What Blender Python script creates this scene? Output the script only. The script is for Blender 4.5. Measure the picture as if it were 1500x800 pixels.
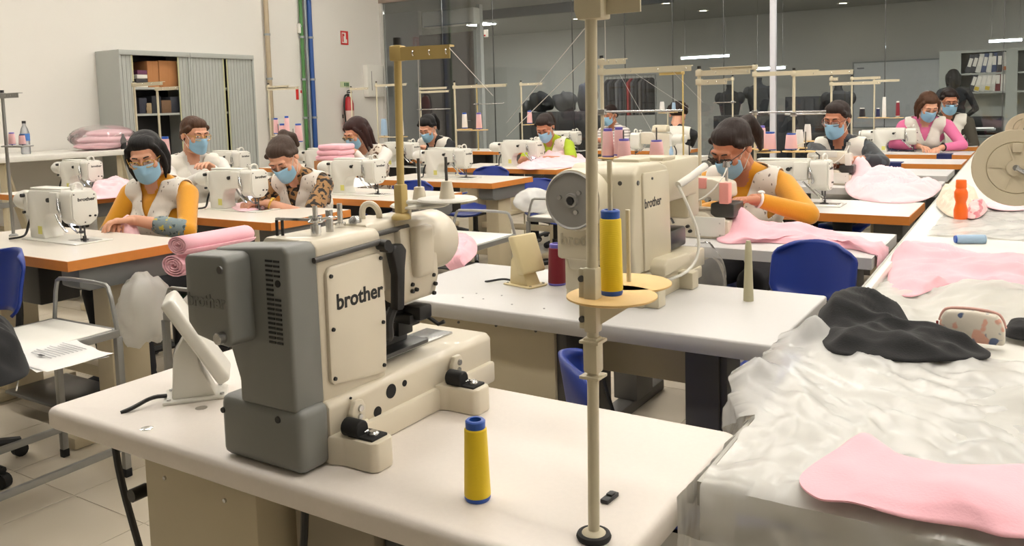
import bpy, bmesh, math, random
import numpy as np
from mathutils import Vector, Matrix
random.seed(7); rng = np.random.default_rng(7)
sc = bpy.context.scene
for o in list(bpy.data.objects): bpy.data.objects.remove(o)
COL = sc.collection
R = math.radians; PI = math.pi

# ------------------------------------------------------------------ camera
FPX, PCY = 1224.84, 263.75
CYAW, CPITCH, CROLL = -.56750498, .08883257, -.02741698
CAMH = 1.31
def _cam_rows():
    cy, sy = math.cos(CYAW), math.sin(CYAW); cp, sp = math.cos(CPITCH), math.sin(CPITCH); cr, sr = math.cos(CROLL), math.sin(CROLL)
    Rw = np.array([[cy, -sy, 0], [sy, cy, 0], [0, 0, 1]])
    B = np.array([[1, 0, 0], [0, 0, -1], [0, 1, 0]])
    P = np.array([[1, 0, 0], [0, cp, -sp], [0, sp, cp]])
    Q = np.array([[cr, -sr, 0], [sr, cr, 0], [0, 0, 1]])
    return Q @ P @ B @ Rw
CM = _cam_rows()
cd = bpy.data.cameras.new('camera'); cam = bpy.data.objects.new('camera', cd); COL.objects.link(cam)
cd.sensor_fit = 'HORIZONTAL'; cd.sensor_width = 36; cd.lens = FPX/1500*36
cd.shift_x = 0; cd.shift_y = -(400-PCY)/1500
cd.clip_start = .02; cd.clip_end = 100
mw = Matrix.Identity(4)
for r in range(3):
    mw[r][0] = CM[0][r]; mw[r][1] = -CM[1][r]; mw[r][2] = -CM[2][r]
mw[2][3] = CAMH
cam.matrix_world = mw
sc.camera = cam
def ray(px, py): return CM.T @ np.array([(px-750)/FPX, (py-PCY)/FPX, 1.])
def atz(px, py, z): d = ray(px, py); return Vector((np.array([0, 0, CAMH]) + d*((z-CAMH)/d[2])).tolist())
def aty(px, py, y): d = ray(px, py); return Vector((np.array([0, 0, CAMH]) + d*(y/d[1])).tolist())
def atx(px, py, x): d = ray(px, py); return Vector((np.array([0, 0, CAMH]) + d*(x/d[0])).tolist())

# ------------------------------------------------------------------ world and exposure
w = bpy.data.worlds.new('world'); sc.world = w; w.use_nodes = True
w.node_tree.nodes['Background'].inputs[0].default_value = (.9, .93, 1, 1)
w.node_tree.nodes['Background'].inputs[1].default_value = .35
vs = sc.view_settings
vs.view_transform = 'Standard'; vs.look = 'None'; vs.gamma = 1; vs.use_curve_mapping = False
vs.exposure = 0.0
LAMP = 36.0      # strength of the ceiling luminaires
OFFICE_FILL = 115.0  # strength of the fill lamps added in the office behind the glass

# ------------------------------------------------------------------ helpers
def lin(c):
    return tuple(((x/255)/12.92 if x/255 <= .04045 else ((x/255+.055)/1.055)**2.4) for x in c)
_m = {}
def mat(name, col, rough=.5, metal=0., var=.06, scale=14., bump=0., bscale=80., coat=0., trans=0., sheen=0., aniso=None):
    if name in _m: return _m[name]
    m = bpy.data.materials.new(name); m.use_nodes = True; nt = m.node_tree; n = nt.nodes; b = n['Principled BSDF']
    c = lin(col)
    tc = n.new('ShaderNodeTexCoord')
    src = tc.outputs['Object']
    if aniso:
        mp = n.new('ShaderNodeMapping'); mp.inputs['Scale'].default_value = aniso; nt.links.new(src, mp.inputs[0]); src = mp.outputs[0]
    nz = n.new('ShaderNodeTexNoise'); nz.inputs['Scale'].default_value = scale; nz.inputs['Detail'].default_value = 4
    nt.links.new(src, nz.inputs['Vector'])
    mx = n.new('ShaderNodeMix'); mx.data_type = 'RGBA'
    mx.inputs[6].default_value = (*[max(0, v*(1-var)) for v in c], 1); mx.inputs[7].default_value = (*[min(1, v*(1+var)) for v in c], 1)
    nt.links.new(nz.outputs['Fac'], mx.inputs[0]); nt.links.new(mx.outputs[2], b.inputs['Base Color'])
    b.inputs['Roughness'].default_value = rough; b.inputs['Metallic'].default_value = metal
    if coat: b.inputs['Coat Weight'].default_value = coat
    if trans: b.inputs['Transmission Weight'].default_value = trans
    if sheen: b.inputs['Sheen Weight'].default_value = sheen
    if bump:
        n2 = n.new('ShaderNodeTexNoise'); n2.inputs['Scale'].default_value = bscale; n2.inputs['Detail'].default_value = 3
        nt.links.new(src, n2.inputs['Vector'])
        bp = n.new('ShaderNodeBump'); bp.inputs['Strength'].default_value = bump; bp.inputs['Distance'].default_value = .004
        nt.links.new(n2.outputs['Fac'], bp.inputs['Height']); nt.links.new(bp.outputs['Normal'], b.inputs['Normal'])
    _m[name] = m
    return m
def emis(name, col, s):
    if name in _m: return _m[name]
    m = bpy.data.materials.new(name); m.use_nodes = True; b = m.node_tree.nodes['Principled BSDF']
    b.inputs['Base Color'].default_value = (*lin(col), 1)
    b.inputs['Emission Color'].default_value = (*lin(col), 1); b.inputs['Emission Strength'].default_value = s
    _m[name] = m; return m
def spots(name, base, ink, scale, thr, rough=.8, bump=.2, stretch=(1, 1, 1), ink2=None):
    """cloth with a small scattered print"""
    if name in _m: return _m[name]
    m = mat(name, base, rough, 0, .04, 8, bump, 40, sheen=.2); nt = m.node_tree; n = nt.nodes; b = n['Principled BSDF']
    src = b.inputs['Base Color'].links[0].from_socket
    tc = n.new('ShaderNodeTexCoord'); mp = n.new('ShaderNodeMapping'); mp.inputs['Scale'].default_value = stretch
    nt.links.new(tc.outputs['Object'], mp.inputs[0])
    for k, (ic, off) in enumerate(((ink, 0), (ink2, 3.7))):
        if ic is None: continue
        nz = n.new('ShaderNodeTexNoise'); nz.inputs['Scale'].default_value = scale; nz.inputs['Detail'].default_value = 1.5
        ad = n.new('ShaderNodeVectorMath'); ad.inputs[1].default_value = (off, off, off)
        nt.links.new(mp.outputs[0], ad.inputs[0]); nt.links.new(ad.outputs[0], nz.inputs['Vector'])
        rp = n.new('ShaderNodeValToRGB'); rp.color_ramp.elements[0].position = thr; rp.color_ramp.elements[1].position = thr+.04
        nt.links.new(nz.outputs['Fac'], rp.inputs[0])
        mx = n.new('ShaderNodeMix'); mx.data_type = 'RGBA'; mx.inputs[7].default_value = (*lin(ic), 1)
        nt.links.new(rp.outputs[0], mx.inputs[0]); nt.links.new(src, mx.inputs[6]); src = mx.outputs[2]
    nt.links.new(src, b.inputs['Base Color'])
    return m
def thin(name, col, alpha, rough=.15, gloss=.5):
    """clear film: partly see-through, partly milky and shiny"""
    if name in _m: return _m[name]
    m = bpy.data.materials.new(name); m.use_nodes = True; nt = m.node_tree; n = nt.nodes; n.remove(n['Principled BSDF'])
    out = n['Material Output']
    tr = n.new('ShaderNodeBsdfTransparent'); df = n.new('ShaderNodeBsdfDiffuse'); tl = n.new('ShaderNodeBsdfTranslucent'); gl = n.new('ShaderNodeBsdfGlossy')
    for s in (df, tl): s.inputs[0].default_value = (*lin(col), 1)
    gl.inputs['Roughness'].default_value = rough; gl.inputs[0].default_value = (1, 1, 1, 1)
    a = n.new('ShaderNodeMixShader'); a.inputs[0].default_value = .45; nt.links.new(df.outputs[0], a.inputs[1]); nt.links.new(tl.outputs[0], a.inputs[2])
    b = n.new('ShaderNodeMixShader'); b.inputs[0].default_value = alpha; nt.links.new(tr.outputs[0], b.inputs[1]); nt.links.new(a.outputs[0], b.inputs[2])
    fr = n.new('ShaderNodeFresnel'); fr.inputs[0].default_value = 1.45
    mm = n.new('ShaderNodeMath'); mm.operation = 'MULTIPLY'; mm.inputs[1].default_value = gloss; nt.links.new(fr.outputs[0], mm.inputs[0])
    c = n.new('ShaderNodeMixShader'); nt.links.new(mm.outputs[0], c.inputs[0]); nt.links.new(b.outputs[0], c.inputs[1]); nt.links.new(gl.outputs[0], c.inputs[2])
    nt.links.new(c.outputs[0], out.inputs[0])
    _m[name] = m; return m

class G:
    """collects shapes for ONE mesh"""
    def __init__(s): s.v = []; s.f = []
    def add(s, vs_, fs_, M=None):
        o = len(s.v)
        if M is not None: vs_ = [tuple(M @ Vector(v)) for v in vs_]
        s.v += [tuple(v) for v in vs_]; s.f += [tuple(i+o for i in f) for f in fs_]; return s
    def bm(s, bm, M=None):
        bm.verts.index_update(); vs_ = [tuple(v.co) for v in bm.verts]; fs_ = [tuple(v.index for v in f.verts) for f in bm.faces]
        bm.free(); return s.add(vs_, fs_, M)
    def box(s, c, d, bev=0, seg=2, M=None, rz=0, rx=0, ry=0):
        b = bmesh.new(); bmesh.ops.create_cube(b, size=1)
        for v in b.verts: v.co = Vector((v.co.x*d[0], v.co.y*d[1], v.co.z*d[2]))
        if bev: bmesh.ops.bevel(b, geom=b.edges[:], offset=min(bev, min(d)*.49), segments=seg, profile=.5, affect='EDGES')
        T = Matrix.Translation(c) @ Matrix.Rotation(rz, 4, 'Z') @ Matrix.Rotation(ry, 4, 'Y') @ Matrix.Rotation(rx, 4, 'X')
        return s.bm(b, (M @ T) if M is not None else T)
    def b2(s, x0, x1, y0, y1, z0, z1, bev=0, seg=2): return s.box(((x0+x1)/2, (y0+y1)/2, (z0+z1)/2), (abs(x1-x0), abs(y1-y0), abs(z1-z0)), bev, seg)
    def prism(s, poly, a, b, axis='y', bev=0, seg=2, M=None):
        """poly in the two other axes, extruded from a to b along axis"""
        B = bmesh.new()
        def pt(p, t): return {'x': (t, p[0], p[1]), 'y': (p[0], t, p[1]), 'z': (p[0], p[1], t)}[axis]
        v0 = [B.verts.new(pt(p, a)) for p in poly]; v1 = [B.verts.new(pt(p, b)) for p in poly]; k = len(poly)
        B.faces.new(v0); B.faces.new(v1[::-1])
        for i in range(k): B.faces.new((v0[i], v1[i], v1[(i+1) % k], v0[(i+1) % k]))
        bmesh.ops.recalc_face_normals(B, faces=B.faces[:])
        if bev: bmesh.ops.bevel(B, geom=B.edges[:], offset=bev, segments=seg, profile=.5, affect='EDGES', clamp_overlap=True)
        return s.bm(B, M)
    def lathe(s, prof, n=20, c=(0, 0, 0), d=(0, 0, 1), caps=True, sc_=(1, 1)):
        d = Vector(d).normalized(); q = Vector((0, 0, 1)).rotation_difference(d).to_matrix(); c = Vector(c)
        vs_ = []; fs_ = []
        for r, z in prof:
            for i in range(n):
                a = 2*PI*i/n; vs_.append(c + q @ Vector((r*math.cos(a)*sc_[0], r*math.sin(a)*sc_[1], z)))
        for j in range(len(prof)-1):
            for i in range(n): fs_.append((j*n+i, j*n+(i+1) % n, (j+1)*n+(i+1) % n, (j+1)*n+i))
        if caps: fs_.append(tuple(range(n))[::-1]); fs_.append(tuple((len(prof)-1)*n+i for i in range(n)))
        return s.add(vs_, fs_)
    def cyl(s, p0, p1, r0, r1=None, n=16, bev=0):
        p0 = Vector(p0); p1 = Vector(p1); L = (p1-p0).length; r1 = r0 if r1 is None else r1
        pr = [(r0, 0), (r1, L)] if not bev else [(r0-bev, 0), (r0, bev), (r1, L-bev), (r1-bev, L)]
        return s.lathe(pr, n, p0, p1-p0)
    def cap(s, p0, p1, r0, r1, n=12, k=4):
        p0 = Vector(p0); p1 = Vector(p1); L = max((p1-p0).length, 1e-5); pr = []
        for i in range(k+1): a = -PI/2+PI/2*i/k; pr.append((max(r0*math.cos(a), 1e-5), r0*math.sin(a)))
        for i in range(k+1): a = PI/2*i/k; pr.append((max(r1*math.cos(a), 1e-5), L+r1*math.sin(a)))
        return s.lathe(pr, n, p0, (p1-p0) if L > 1e-4 else (0, 0, 1))
    def ell(s, c, r, n=16, k=10, M=None):
        vs_ = []; fs_ = []
        for j in range(k+1):
            t = -PI/2+PI*j/k; rr = max(math.cos(t), 1e-4)
            for i in range(n): a = 2*PI*i/n; vs_.append((rr*math.cos(a)*r[0], rr*math.sin(a)*r[1], math.sin(t)*r[2]))
        for j in range(k):
            for i in range(n): fs_.append((j*n+i, j*n+(i+1) % n, (j+1)*n+(i+1) % n, (j+1)*n+i))
        T = Matrix.Translation(c)
        if M is not None: T = T @ M.to_4x4()
        return s.add(vs_, fs_, T)
    def tube(s, pts, r, n=8, smooth=0, closed=False):
        pts = [Vector(p) for p in pts]
        for _ in range(smooth):
            q = [pts[0]]
            for a, b in zip(pts, pts[1:]): q += [a*.75+b*.25, a*.25+b*.75]
            pts = q+[pts[-1]]
        N = len(pts); vs_ = []; fs_ = []; up = None
        for i, p in enumerate(pts):
            if closed: t = (pts[(i+1) % N]-pts[i-1]).normalized()
            else: t = (pts[min(i+1, N-1)]-pts[max(i-1, 0)]).normalized()
            if up is None:
                up = Vector((0, 0, 1)) if abs(t.z) < .9 else Vector((1, 0, 0))
            u = (up-t*up.dot(t)).normalized(); v_ = t.cross(u); up = u
            for k in range(n): a = 2*PI*k/n; vs_.append(p+(u*math.cos(a)+v_*math.sin(a))*(r if not callable(r) else r(i/(N-1))))
        for i in range(N if closed else N-1):
            j = (i+1) % N
            for k in range(n): fs_.append((i*n+k, i*n+(k+1) % n, j*n+(k+1) % n, j*n+k))
        if not closed: fs_.append(tuple(range(n))[::-1]); fs_.append(tuple((N-1)*n+k for k in range(n)))
        return s.add(vs_, fs_)
    def grid(s, P):
        """P: 2-d array of points"""
        a = len(P); b = len(P[0]); vs_ = [tuple(p) for r in P for p in r]
        return s.add(vs_, [(i*b+j, i*b+j+1, (i+1)*b+j+1, (i+1)*b+j) for i in range(a-1) for j in range(b-1)])
    def mesh(s, name, sm=40):
        me = bpy.data.meshes.new(name); me.from_pydata(s.v, [], s.f); me.update()
        if sm:
            me.polygons.foreach_set('use_smooth', [True]*len(me.polygons)); me.set_sharp_from_angle(angle=R(sm))
        return me
def link(name, me, m, parent=None):
    o = bpy.data.objects.new(name, me); COL.objects.link(o)
    if m is not None:
        me.materials.clear()
        for k in (m if isinstance(m, (list, tuple)) else [m]): me.materials.append(k)
    if parent is not None: o.parent = parent
    return o
def part(name, g, m, parent=None, sm=40, label=None):
    o = link(name, g.mesh(name, sm), m, parent)
    if label: o['label'] = label
    return o
def tag(o, label, cat, group=None, kind=None):
    if label: o['label'] = label
    if cat: o['category'] = cat
    if group: o['group'] = group
    if kind: o['kind'] = kind
    return o
def thing(name, label, cat, loc=(0, 0, 0), rz=0, group=None):
    o = bpy.data.objects.new(name, None); COL.objects.link(o); o.empty_display_size = .05
    o.location = loc; o.rotation_euler = (0, 0, rz)
    return tag(o, label, cat, group)
def single(name, g, m, label, cat, loc=(0, 0, 0), rz=0, group=None, sm=40):
    o = part(name, g, m, None, sm); o.location = loc; o.rotation_euler = (0, 0, rz); return tag(o, label, cat, group)
def struct(name, g, m, parent=None, sm=30, label=None):
    o = part(name, g, m, parent, sm)
    if parent is None: o['kind'] = 'structure'
    if label: o['label'] = label
    return o
def kids(o): return [c for c in bpy.data.objects if c.parent is o]
def dup(o, loc=None, rz=None, label=None, group=None, parent=None):
    c = o.copy(); COL.objects.link(c)
    if parent is not None: c.parent = parent
    if loc is not None: c.location = loc
    if rz is not None: c.rotation_euler = (0, 0, rz)
    if label: c['label'] = label
    if group: c['group'] = group
    for k in o.children: dup(k, parent=c)
    return c
def setmat(o, name, m):
    """give the parts of a copied thing that carry this name another material"""
    for k in o.children:
        if k.name.split('.')[0] == name:
            k.data = k.data.copy(); k.data.materials.clear(); k.data.materials.append(m)
def text(s, size, m, parent, M, ext=.0004, name='lettering', bold=0.):
    cu = bpy.data.curves.new('t', 'FONT'); cu.body = s; cu.size = size; cu.align_x = 'CENTER'; cu.align_y = 'CENTER'; cu.extrude = ext; cu.offset = bold; cu.resolution_u = 3
    t = bpy.data.objects.new('t', cu); COL.objects.link(t)
    me = bpy.data.meshes.new_from_object(t.evaluated_get(bpy.context.evaluated_depsgraph_get()))
    bpy.data.objects.remove(t); bpy.data.curves.remove(cu)
    me.transform(M)
    return link(name, me, m, parent)
def frame(o, x, y):
    """matrix with local x along x, local y along y, at o (for lettering)"""
    x = Vector(x).normalized(); y = Vector(y).normalized(); z = x.cross(y)
    m = Matrix.Identity(4)
    for r in range(3): m[r][0] = x[r]; m[r][1] = y[r]; m[r][2] = z[r]; m[r][3] = o[r]
    return m
def remesh(g, voxel, it=4):
    me = g.mesh('t', 0); o = bpy.data.objects.new('t', me); COL.objects.link(o)
    a = o.modifiers.new('r', 'REMESH'); a.mode = 'VOXEL'; a.voxel_size = voxel
    b = o.modifiers.new('s', 'SMOOTH'); b.factor = .5; b.iterations = it
    r = bpy.data.meshes.new_from_object(o.evaluated_get(bpy.context.evaluated_depsgraph_get()))
    bpy.data.objects.remove(o); bpy.data.meshes.remove(me)
    v = np.empty(len(r.vertices)*3); r.vertices.foreach_get('co', v)
    f = [tuple(p.vertices) for p in r.polygons]
    bpy.data.meshes.remove(r)
    return v.reshape(-1, 3), f
FS = 1.7     # fold frequency
def sines(x, y, seed, n=10, f0=4., f1=18., warp=.5):
    r = np.random.default_rng(seed); h = np.zeros_like(x); f0 *= FS; f1 *= FS; warp = warp/FS*2
    wx = x+warp*.1*np.sin(y*7+r.uniform(0, 6)); wy = y+warp*.1*np.sin(x*6+r.uniform(0, 6))
    main = r.uniform(0, PI)
    for i in range(n):
        f = f0*(f1/f0)**(i/max(n-1, 1)); a = main+r.normal(0, .55)
        ph = (wx*math.cos(a)+wy*math.sin(a))*f+r.uniform(0, 6)
        h += (1-2*np.sqrt(np.sin(ph)**2+.03))*(f0/f)**1.1*.5
    return h/1.6
# ------------------------------------------------------------------ materials
M_cream = mat('cream_enamel', (214, 205, 186), .38, var=.03, coat=.15)
M_cream2 = mat('aged_cream_enamel', (205, 196, 172), .42, var=.04, coat=.1)
M_white = mat('white_enamel', (222, 220, 211), .32, var=.03, coat=.2)
M_grey = mat('grey_enamel', (121, 122, 119), .42, var=.03)
M_wheel = mat('grey_cast', (140, 138, 134), .45, .2, .06)
M_black = mat('black_plastic', (24, 24, 25), .42)
M_rub = mat('black_rubber', (16, 16, 17), .7)
M_steel = mat('steel', (190, 190, 190), .25, 1., .05)
M_dsteel = mat('dark_steel', (95, 95, 95), .35, .9, .08)
M_chrome = mat('chrome', (225, 225, 225), .12, 1., .02)
M_lam = mat('laminate_warm_white', (222, 214, 206), .42, var=.035, scale=140, bump=.03, bscale=500)
M_lamg = mat('laminate_grey_white', (206, 204, 202), .38, var=.02, scale=120)
M_lamw = mat('laminate_sand', (216, 208, 196), .36, var=.03, scale=60)
M_edge = mat('orange_edge', (206, 128, 52), .5, var=.08, scale=30)
M_beige = mat('beige_steel', (196, 184, 156), .5, var=.03)
M_dleg = mat('charcoal_steel', (78, 76, 74), .45, var=.05)
M_box = mat('slate_plastic', (112, 114, 114), .5, var=.04)
M_pole = mat('stand_beige', (205, 196, 170), .4, var=.03)
M_pole2 = mat('stand_ochre', (194, 170, 108), .4, var=.05)
M_disc = mat('fibre_disc', (219, 184, 122), .6, var=.06, scale=30)
M_plate = mat('white_plastic', (226, 224, 216), .35, var=.02)
M_blue = mat('blue_plastic', (28, 54, 140), .35, var=.05)
M_bluec = mat('blue_core', (34, 84, 178), .35)
M_violet = mat('violet_core', (110, 100, 190), .4)
M_trol = mat('trolley_white', (232, 230, 222), .4, var=.02)
M_tube = mat('trolley_tube', (150, 150, 147), .35, .6, .05)
M_wall = mat('white_plaster', (222, 219, 212), .8, var=.02, scale=2, bump=.05, bscale=30)
M_cab = mat('cabinet_grey', (170, 173, 168), .5, var=.02)
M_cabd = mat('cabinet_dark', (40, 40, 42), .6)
M_paper = mat('paper', (225, 224, 222), .8, var=.02)
M_board = mat('cardboard', (176, 122, 76), .8, var=.08)
M_red = mat('red_enamel', (176, 30, 36), .35)
M_green = mat('green_paint', (74, 124, 66), .5)
M_bpipe = mat('blue_paint', (44, 84, 150), .45)
M_gpipe = mat('grey_pipe', (150, 155, 158), .5)
M_tan = mat('tan_paint', (176, 160, 134), .5)
def thread(name, col):
    if name in _m: return _m[name]
    m = mat(name, col, .75, var=.05, scale=6, sheen=.2); nt = m.node_tree; n = nt.nodes; b = n['Principled BSDF']
    tc = n.new('ShaderNodeTexCoord'); wv = n.new('ShaderNodeTexWave'); wv.bands_direction = 'Z'; wv.inputs['Scale'].default_value = 260; wv.inputs['Distortion'].default_value = 1.5
    nt.links.new(tc.outputs['Object'], wv.inputs[0]); bp = n.new('ShaderNodeBump'); bp.inputs['Strength'].default_value = .25; bp.inputs['Distance'].default_value = .001
    nt.links.new(wv.outputs['Fac'], bp.inputs['Height']); nt.links.new(bp.outputs[0], b.inputs['Normal'])
    return m
T_yel = thread('yellow_thread', (236, 203, 22)); T_pink = thread('pink_thread', (240, 192, 194)); T_white = thread('white_thread', (232, 230, 226))
T_blue = thread('pale_blue_thread', (160, 188, 214)); T_red = thread('maroon_thread', (122, 14, 36)); T_navy = thread('navy_thread', (34, 40, 84)); T_blk = thread('black_thread', (30, 26, 34))
C_pink = mat('pink_cotton', (243, 184, 196), .85, var=.03, scale=5, bump=.12, bscale=260, sheen=.3)
C_pinkl = mat('pale_pink_cotton', (242, 200, 208), .85, var=.03, scale=5, bump=.12, bscale=260, sheen=.3)
C_black = mat('black_jersey', (20, 20, 22), .9, var=.1, bump=.2, bscale=300, sheen=.05)
C_navy = spots('navy_print', (36, 40, 78), (190, 190, 214), 46, .62)
C_cream = mat('cream_cloth', (226, 212, 192), .8, var=.05, bump=.2, bscale=60)
F_film = thin('plastic_film', (244, 244, 242), .72, .26, .8)
F_clear = thin('clear_bag', (235, 236, 236), .22, .12, 1.2)
F_milk = thin('milky_film', (240, 239, 234), .8, .3, .5)
SKIN = mat('skin_light', (214, 160, 132), .5, var=.07, scale=12, bump=.06, bscale=120)
SKIN2 = mat('skin_tan', (190, 128, 98), .5, var=.07, scale=12, bump=.06, bscale=120)
for s_ in (SKIN, SKIN2):
    p_ = s_.node_tree.nodes['Principled BSDF']; p_.inputs['Subsurface Weight'].default_value = .08; p_.inputs['Subsurface Radius'].default_value = (.01, .004, .002)
def hairm(name, col):
    m = mat(name, tuple(int(c*.8) for c in col), .55, var=.4, scale=70, bump=1., bscale=110, aniso=(1, .35, .1)); m.node_tree.nodes['Principled BSDF'].inputs['Specular IOR Level'].default_value = .25; return m
H_black = hairm('hair_black', (26, 22, 22)); H_brown = hairm('hair_brown', (92, 60, 40)); H_dark = hairm('hair_dark_brown', (50, 36, 30)); H_ash = hairm('hair_ash_brown', (84, 66, 54)); H_red = hairm('hair_auburn', (62, 32, 28))
M_mask = mat('mask_blue', (146, 190, 218), .8, var=.03, bump=.1, bscale=200)
V_white = spots('vest_print', (230, 224, 214), (120, 112, 104), 60, .66, stretch=(1, 1, .45))
V_plain = mat('vest_white', (228, 224, 214), .85, var=.03, bump=.15, bscale=60)
V_snake = spots('vest_marbled', (226, 214, 198), (112, 88, 68), 30, .52)
S_must = mat('mustard_knit', (214, 148, 22), .85, var=.05, bump=.2, bscale=200, sheen=.3)
S_leop = spots('leopard_print', (158, 118, 72), (32, 24, 20), 34, .5, stretch=(1, 1, 1.3))
S_flor = spots('floral_print', (120, 136, 140), (196, 176, 70), 46, .6, ink2=(60, 78, 84))
S_lime = mat('lime_jersey', (166, 188, 44), .85, var=.05, bump=.15, bscale=200)
S_black = mat('black_shirt', (26, 27, 31), .8, var=.1, bump=.15, bscale=200)
S_plaid = spots('dark_plaid', (34, 38, 44), (58, 66, 74), 14, .52)
S_rose = mat('rose_jersey', (222, 116, 160), .85, var=.06, bump=.2, bscale=120)
S_olive = mat('olive_cloth', (70, 66, 56), .85, var=.06, bump=.2, bscale=120)
S_white = mat('white_shirt', (226, 222, 216), .85, var=.03)
S_trou = mat('dark_trousers', (30, 30, 36), .85, var=.1)
M_eye = mat('eye_white', (225, 220, 214), .25); M_iris = mat('iris', (40, 26, 18), .2)
M_lens = thin('spectacle_lens', (240, 240, 240), .06, .03, 1.)
M_gold = mat('gold', (214, 170, 80), .3, .9)
# ------------------------------------------------------------------ the room
WX = -9.02      # face of the long white wall
GY = 10.37      # glass partition
ZT = .77        # table height
CEIL = 4.0
def floor_mat():
    m = mat('floor_tile', (196, 186, 168), .32, var=.07, scale=3.5, bump=.02, bscale=40); return m
M_tile = floor_mat()
M_grout = mat('grout', (96, 90, 80), .8)
def floor_plain():
    m = mat('floor_far', (190, 180, 163), .35, var=.05, scale=3); nt = m.node_tree; n = nt.nodes; b = n['Principled BSDF']
    tc = n.new('ShaderNodeTexCoord'); br = n.new('ShaderNodeTexBrick'); br.offset = 0
    br.inputs['Scale'].default_value = 1; br.inputs['Brick Width'].default_value = .4; br.inputs['Row Height'].default_value = .4; br.inputs['Mortar Size'].default_value = .003
    br.inputs['Color1'].default_value = (*lin((192, 182, 165)), 1); br.inputs['Color2'].default_value = (*lin((186, 176, 158)), 1); br.inputs['Mortar'].default_value = (*lin((96, 90, 80)), 1)
    nt.links.new(tc.outputs['Object'], br.inputs[0]); nt.links.new(br.outputs[0], b.inputs['Base Color']); return m
fl = struct('floor', G().b2(-15.2, 6.2, -7.2, 19.3, -.1, -.002), floor_plain())
tg = G().b2(.0015, .3985, .0015, .3985, -.0015, 0, .0006, 1).mesh('tile', 30); tg.materials.append(M_tile)
for i in range(15):
    for j in range(19):
        t = bpy.data.objects.new('tile', tg); COL.objects.link(t); t.parent = fl; t.location = (-6.02+.4*i, .33+.4*j, 0)
struct('wall_left', G().b2(WX-.15, WX, -7.2, GY-.03, -.1, CEIL), M_wall)
struct('wall_back', G().b2(WX-.15, 3.4, -7.2, -7.05, -.1, CEIL), M_wall)
struct('wall_right', G().b2(3.2, 3.35, -7.05, GY-.03, -.1, CEIL), M_wall)
struct('ceiling', G().b2(WX-.15, 3.4, -7.2, GY+.12, CEIL, CEIL+.1), mat('ceiling_white', (206, 206, 202), .9))
# glass partition: header, posts and panes
M_frame = mat('frame_taupe', (150, 136, 122), .5)
pt_ = struct('wall_partition', G().b2(WX-.15, 3.4, GY-.05, GY+.05, 2.99, CEIL), M_frame)
part('sill', G().b2(WX, 3.2, GY-.03, GY+.03, 0, .07), M_frame, pt_)
part('jamb', G().b2(WX, WX+.05, GY-.04, GY+.04, 0, 2.99), mat('jamb_white', (196, 194, 188), .6), pt_)
def glass_mat():
    m = bpy.data.materials.new('partition_glass'); m.use_nodes = True; nt = m.node_tree; n = nt.nodes; n.remove(n['Principled BSDF'])
    tr = n.new('ShaderNodeBsdfTransparent'); tr.inputs[0].default_value = (.84, .86, .86, 1); gl = n.new('ShaderNodeBsdfGlossy'); gl.inputs['Roughness'].default_value = .02
    fr = n.new('ShaderNodeFresnel'); fr.inputs[0].default_value = 1.5
    mu = n.new('ShaderNodeMath'); mu.operation = 'MULTIPLY'; mu.inputs[1].default_value = 1.2; nt.links.new(fr.outputs[0], mu.inputs[0])
    mx = n.new('ShaderNodeMixShader'); nt.links.new(mu.outputs[0], mx.inputs[0]); nt.links.new(tr.outputs[0], mx.inputs[1]); nt.links.new(gl.outputs[0], mx.inputs[2])
    nt.links.new(mx.outputs[0], n['Material Output'].inputs[0]); return m
M_glass = glass_mat()
seams = [WX+.05]+[aty(px, 50, GY).x for px in (648, 722, 838, 915, 985, 1060)]+[aty(1134, 80, GY).x]+[aty(px, 50, GY).x for px in (1297, 1471)]+[1.0, 2.1, 3.2]
for a, b in zip(seams, seams[1:]): part('pane', G().b2(a+.004, b-.004, GY-.005, GY+.005, .07, 2.99), M_glass, pt_, 0)
xp = aty(1134, 80, GY).x
part('post', G().b2(xp-.035, xp+.035, GY-.07, GY-.012, 0, 2.99, .004), mat('post_white', (214, 214, 220), .4), pt_)
for s_ in seams[1:]:
    if abs(s_-xp) > .05: part('seam_strip', G().b2(s_-.004, s_+.004, GY-.007, GY+.007, .07, 2.99), M_dsteel, pt_)
# office behind the glass
M_owall = mat('office_wall', (196, 196, 192), .8, var=.03, scale=1.5)
struct('wall_office_far', G().b2(-15.2, 6.2, 19.1, 19.3, -.1, 3.3), M_owall)
struct('wall_office_left', G().b2(-15.3, -15.1, GY, 19.3, -.1, 3.3), M_owall)
struct('wall_office_right', G().b2(6.0, 6.2, GY, 19.3, -.1, 3.3), M_owall)
struct('ceiling_office', G().b2(-15.2, 6.2, GY+.05, 19.3, 3.2, 3.3), mat('office_ceiling', (150, 150, 148), .9))
struct('trim_1', G().b2(-15, -5.5, 13.9, 14.02, 3.02, 3.2), mat('beam_dark', (80, 82, 84), .7), label='dark ceiling beam')
dr = struct('door_1', G().b2(-10.35, -9.05, 13.0, 13.06, 0, 2.72, .004), mat('door_taupe', (112, 104, 100), .6))
part('door_frame', G().b2(-9.05, -8.98, 12.99, 13.07, 0, 2.74), M_cab, dr)
part('door_handle', G().cyl((-9.13, 12.99, 1.05), (-9.13, 12.93, 1.05), .012).cyl((-9.13, 12.94, 1.05), (-9.26, 12.94, 1.05), .009), M_steel, dr)
ps = struct('wall_office_inner', G().b2(-15.1, -10.35, 13.0, 13.1, 0, 3.2).b2(-8.98, -8.9, 13.0, 13.1, 0, 3.2), M_owall)

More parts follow.
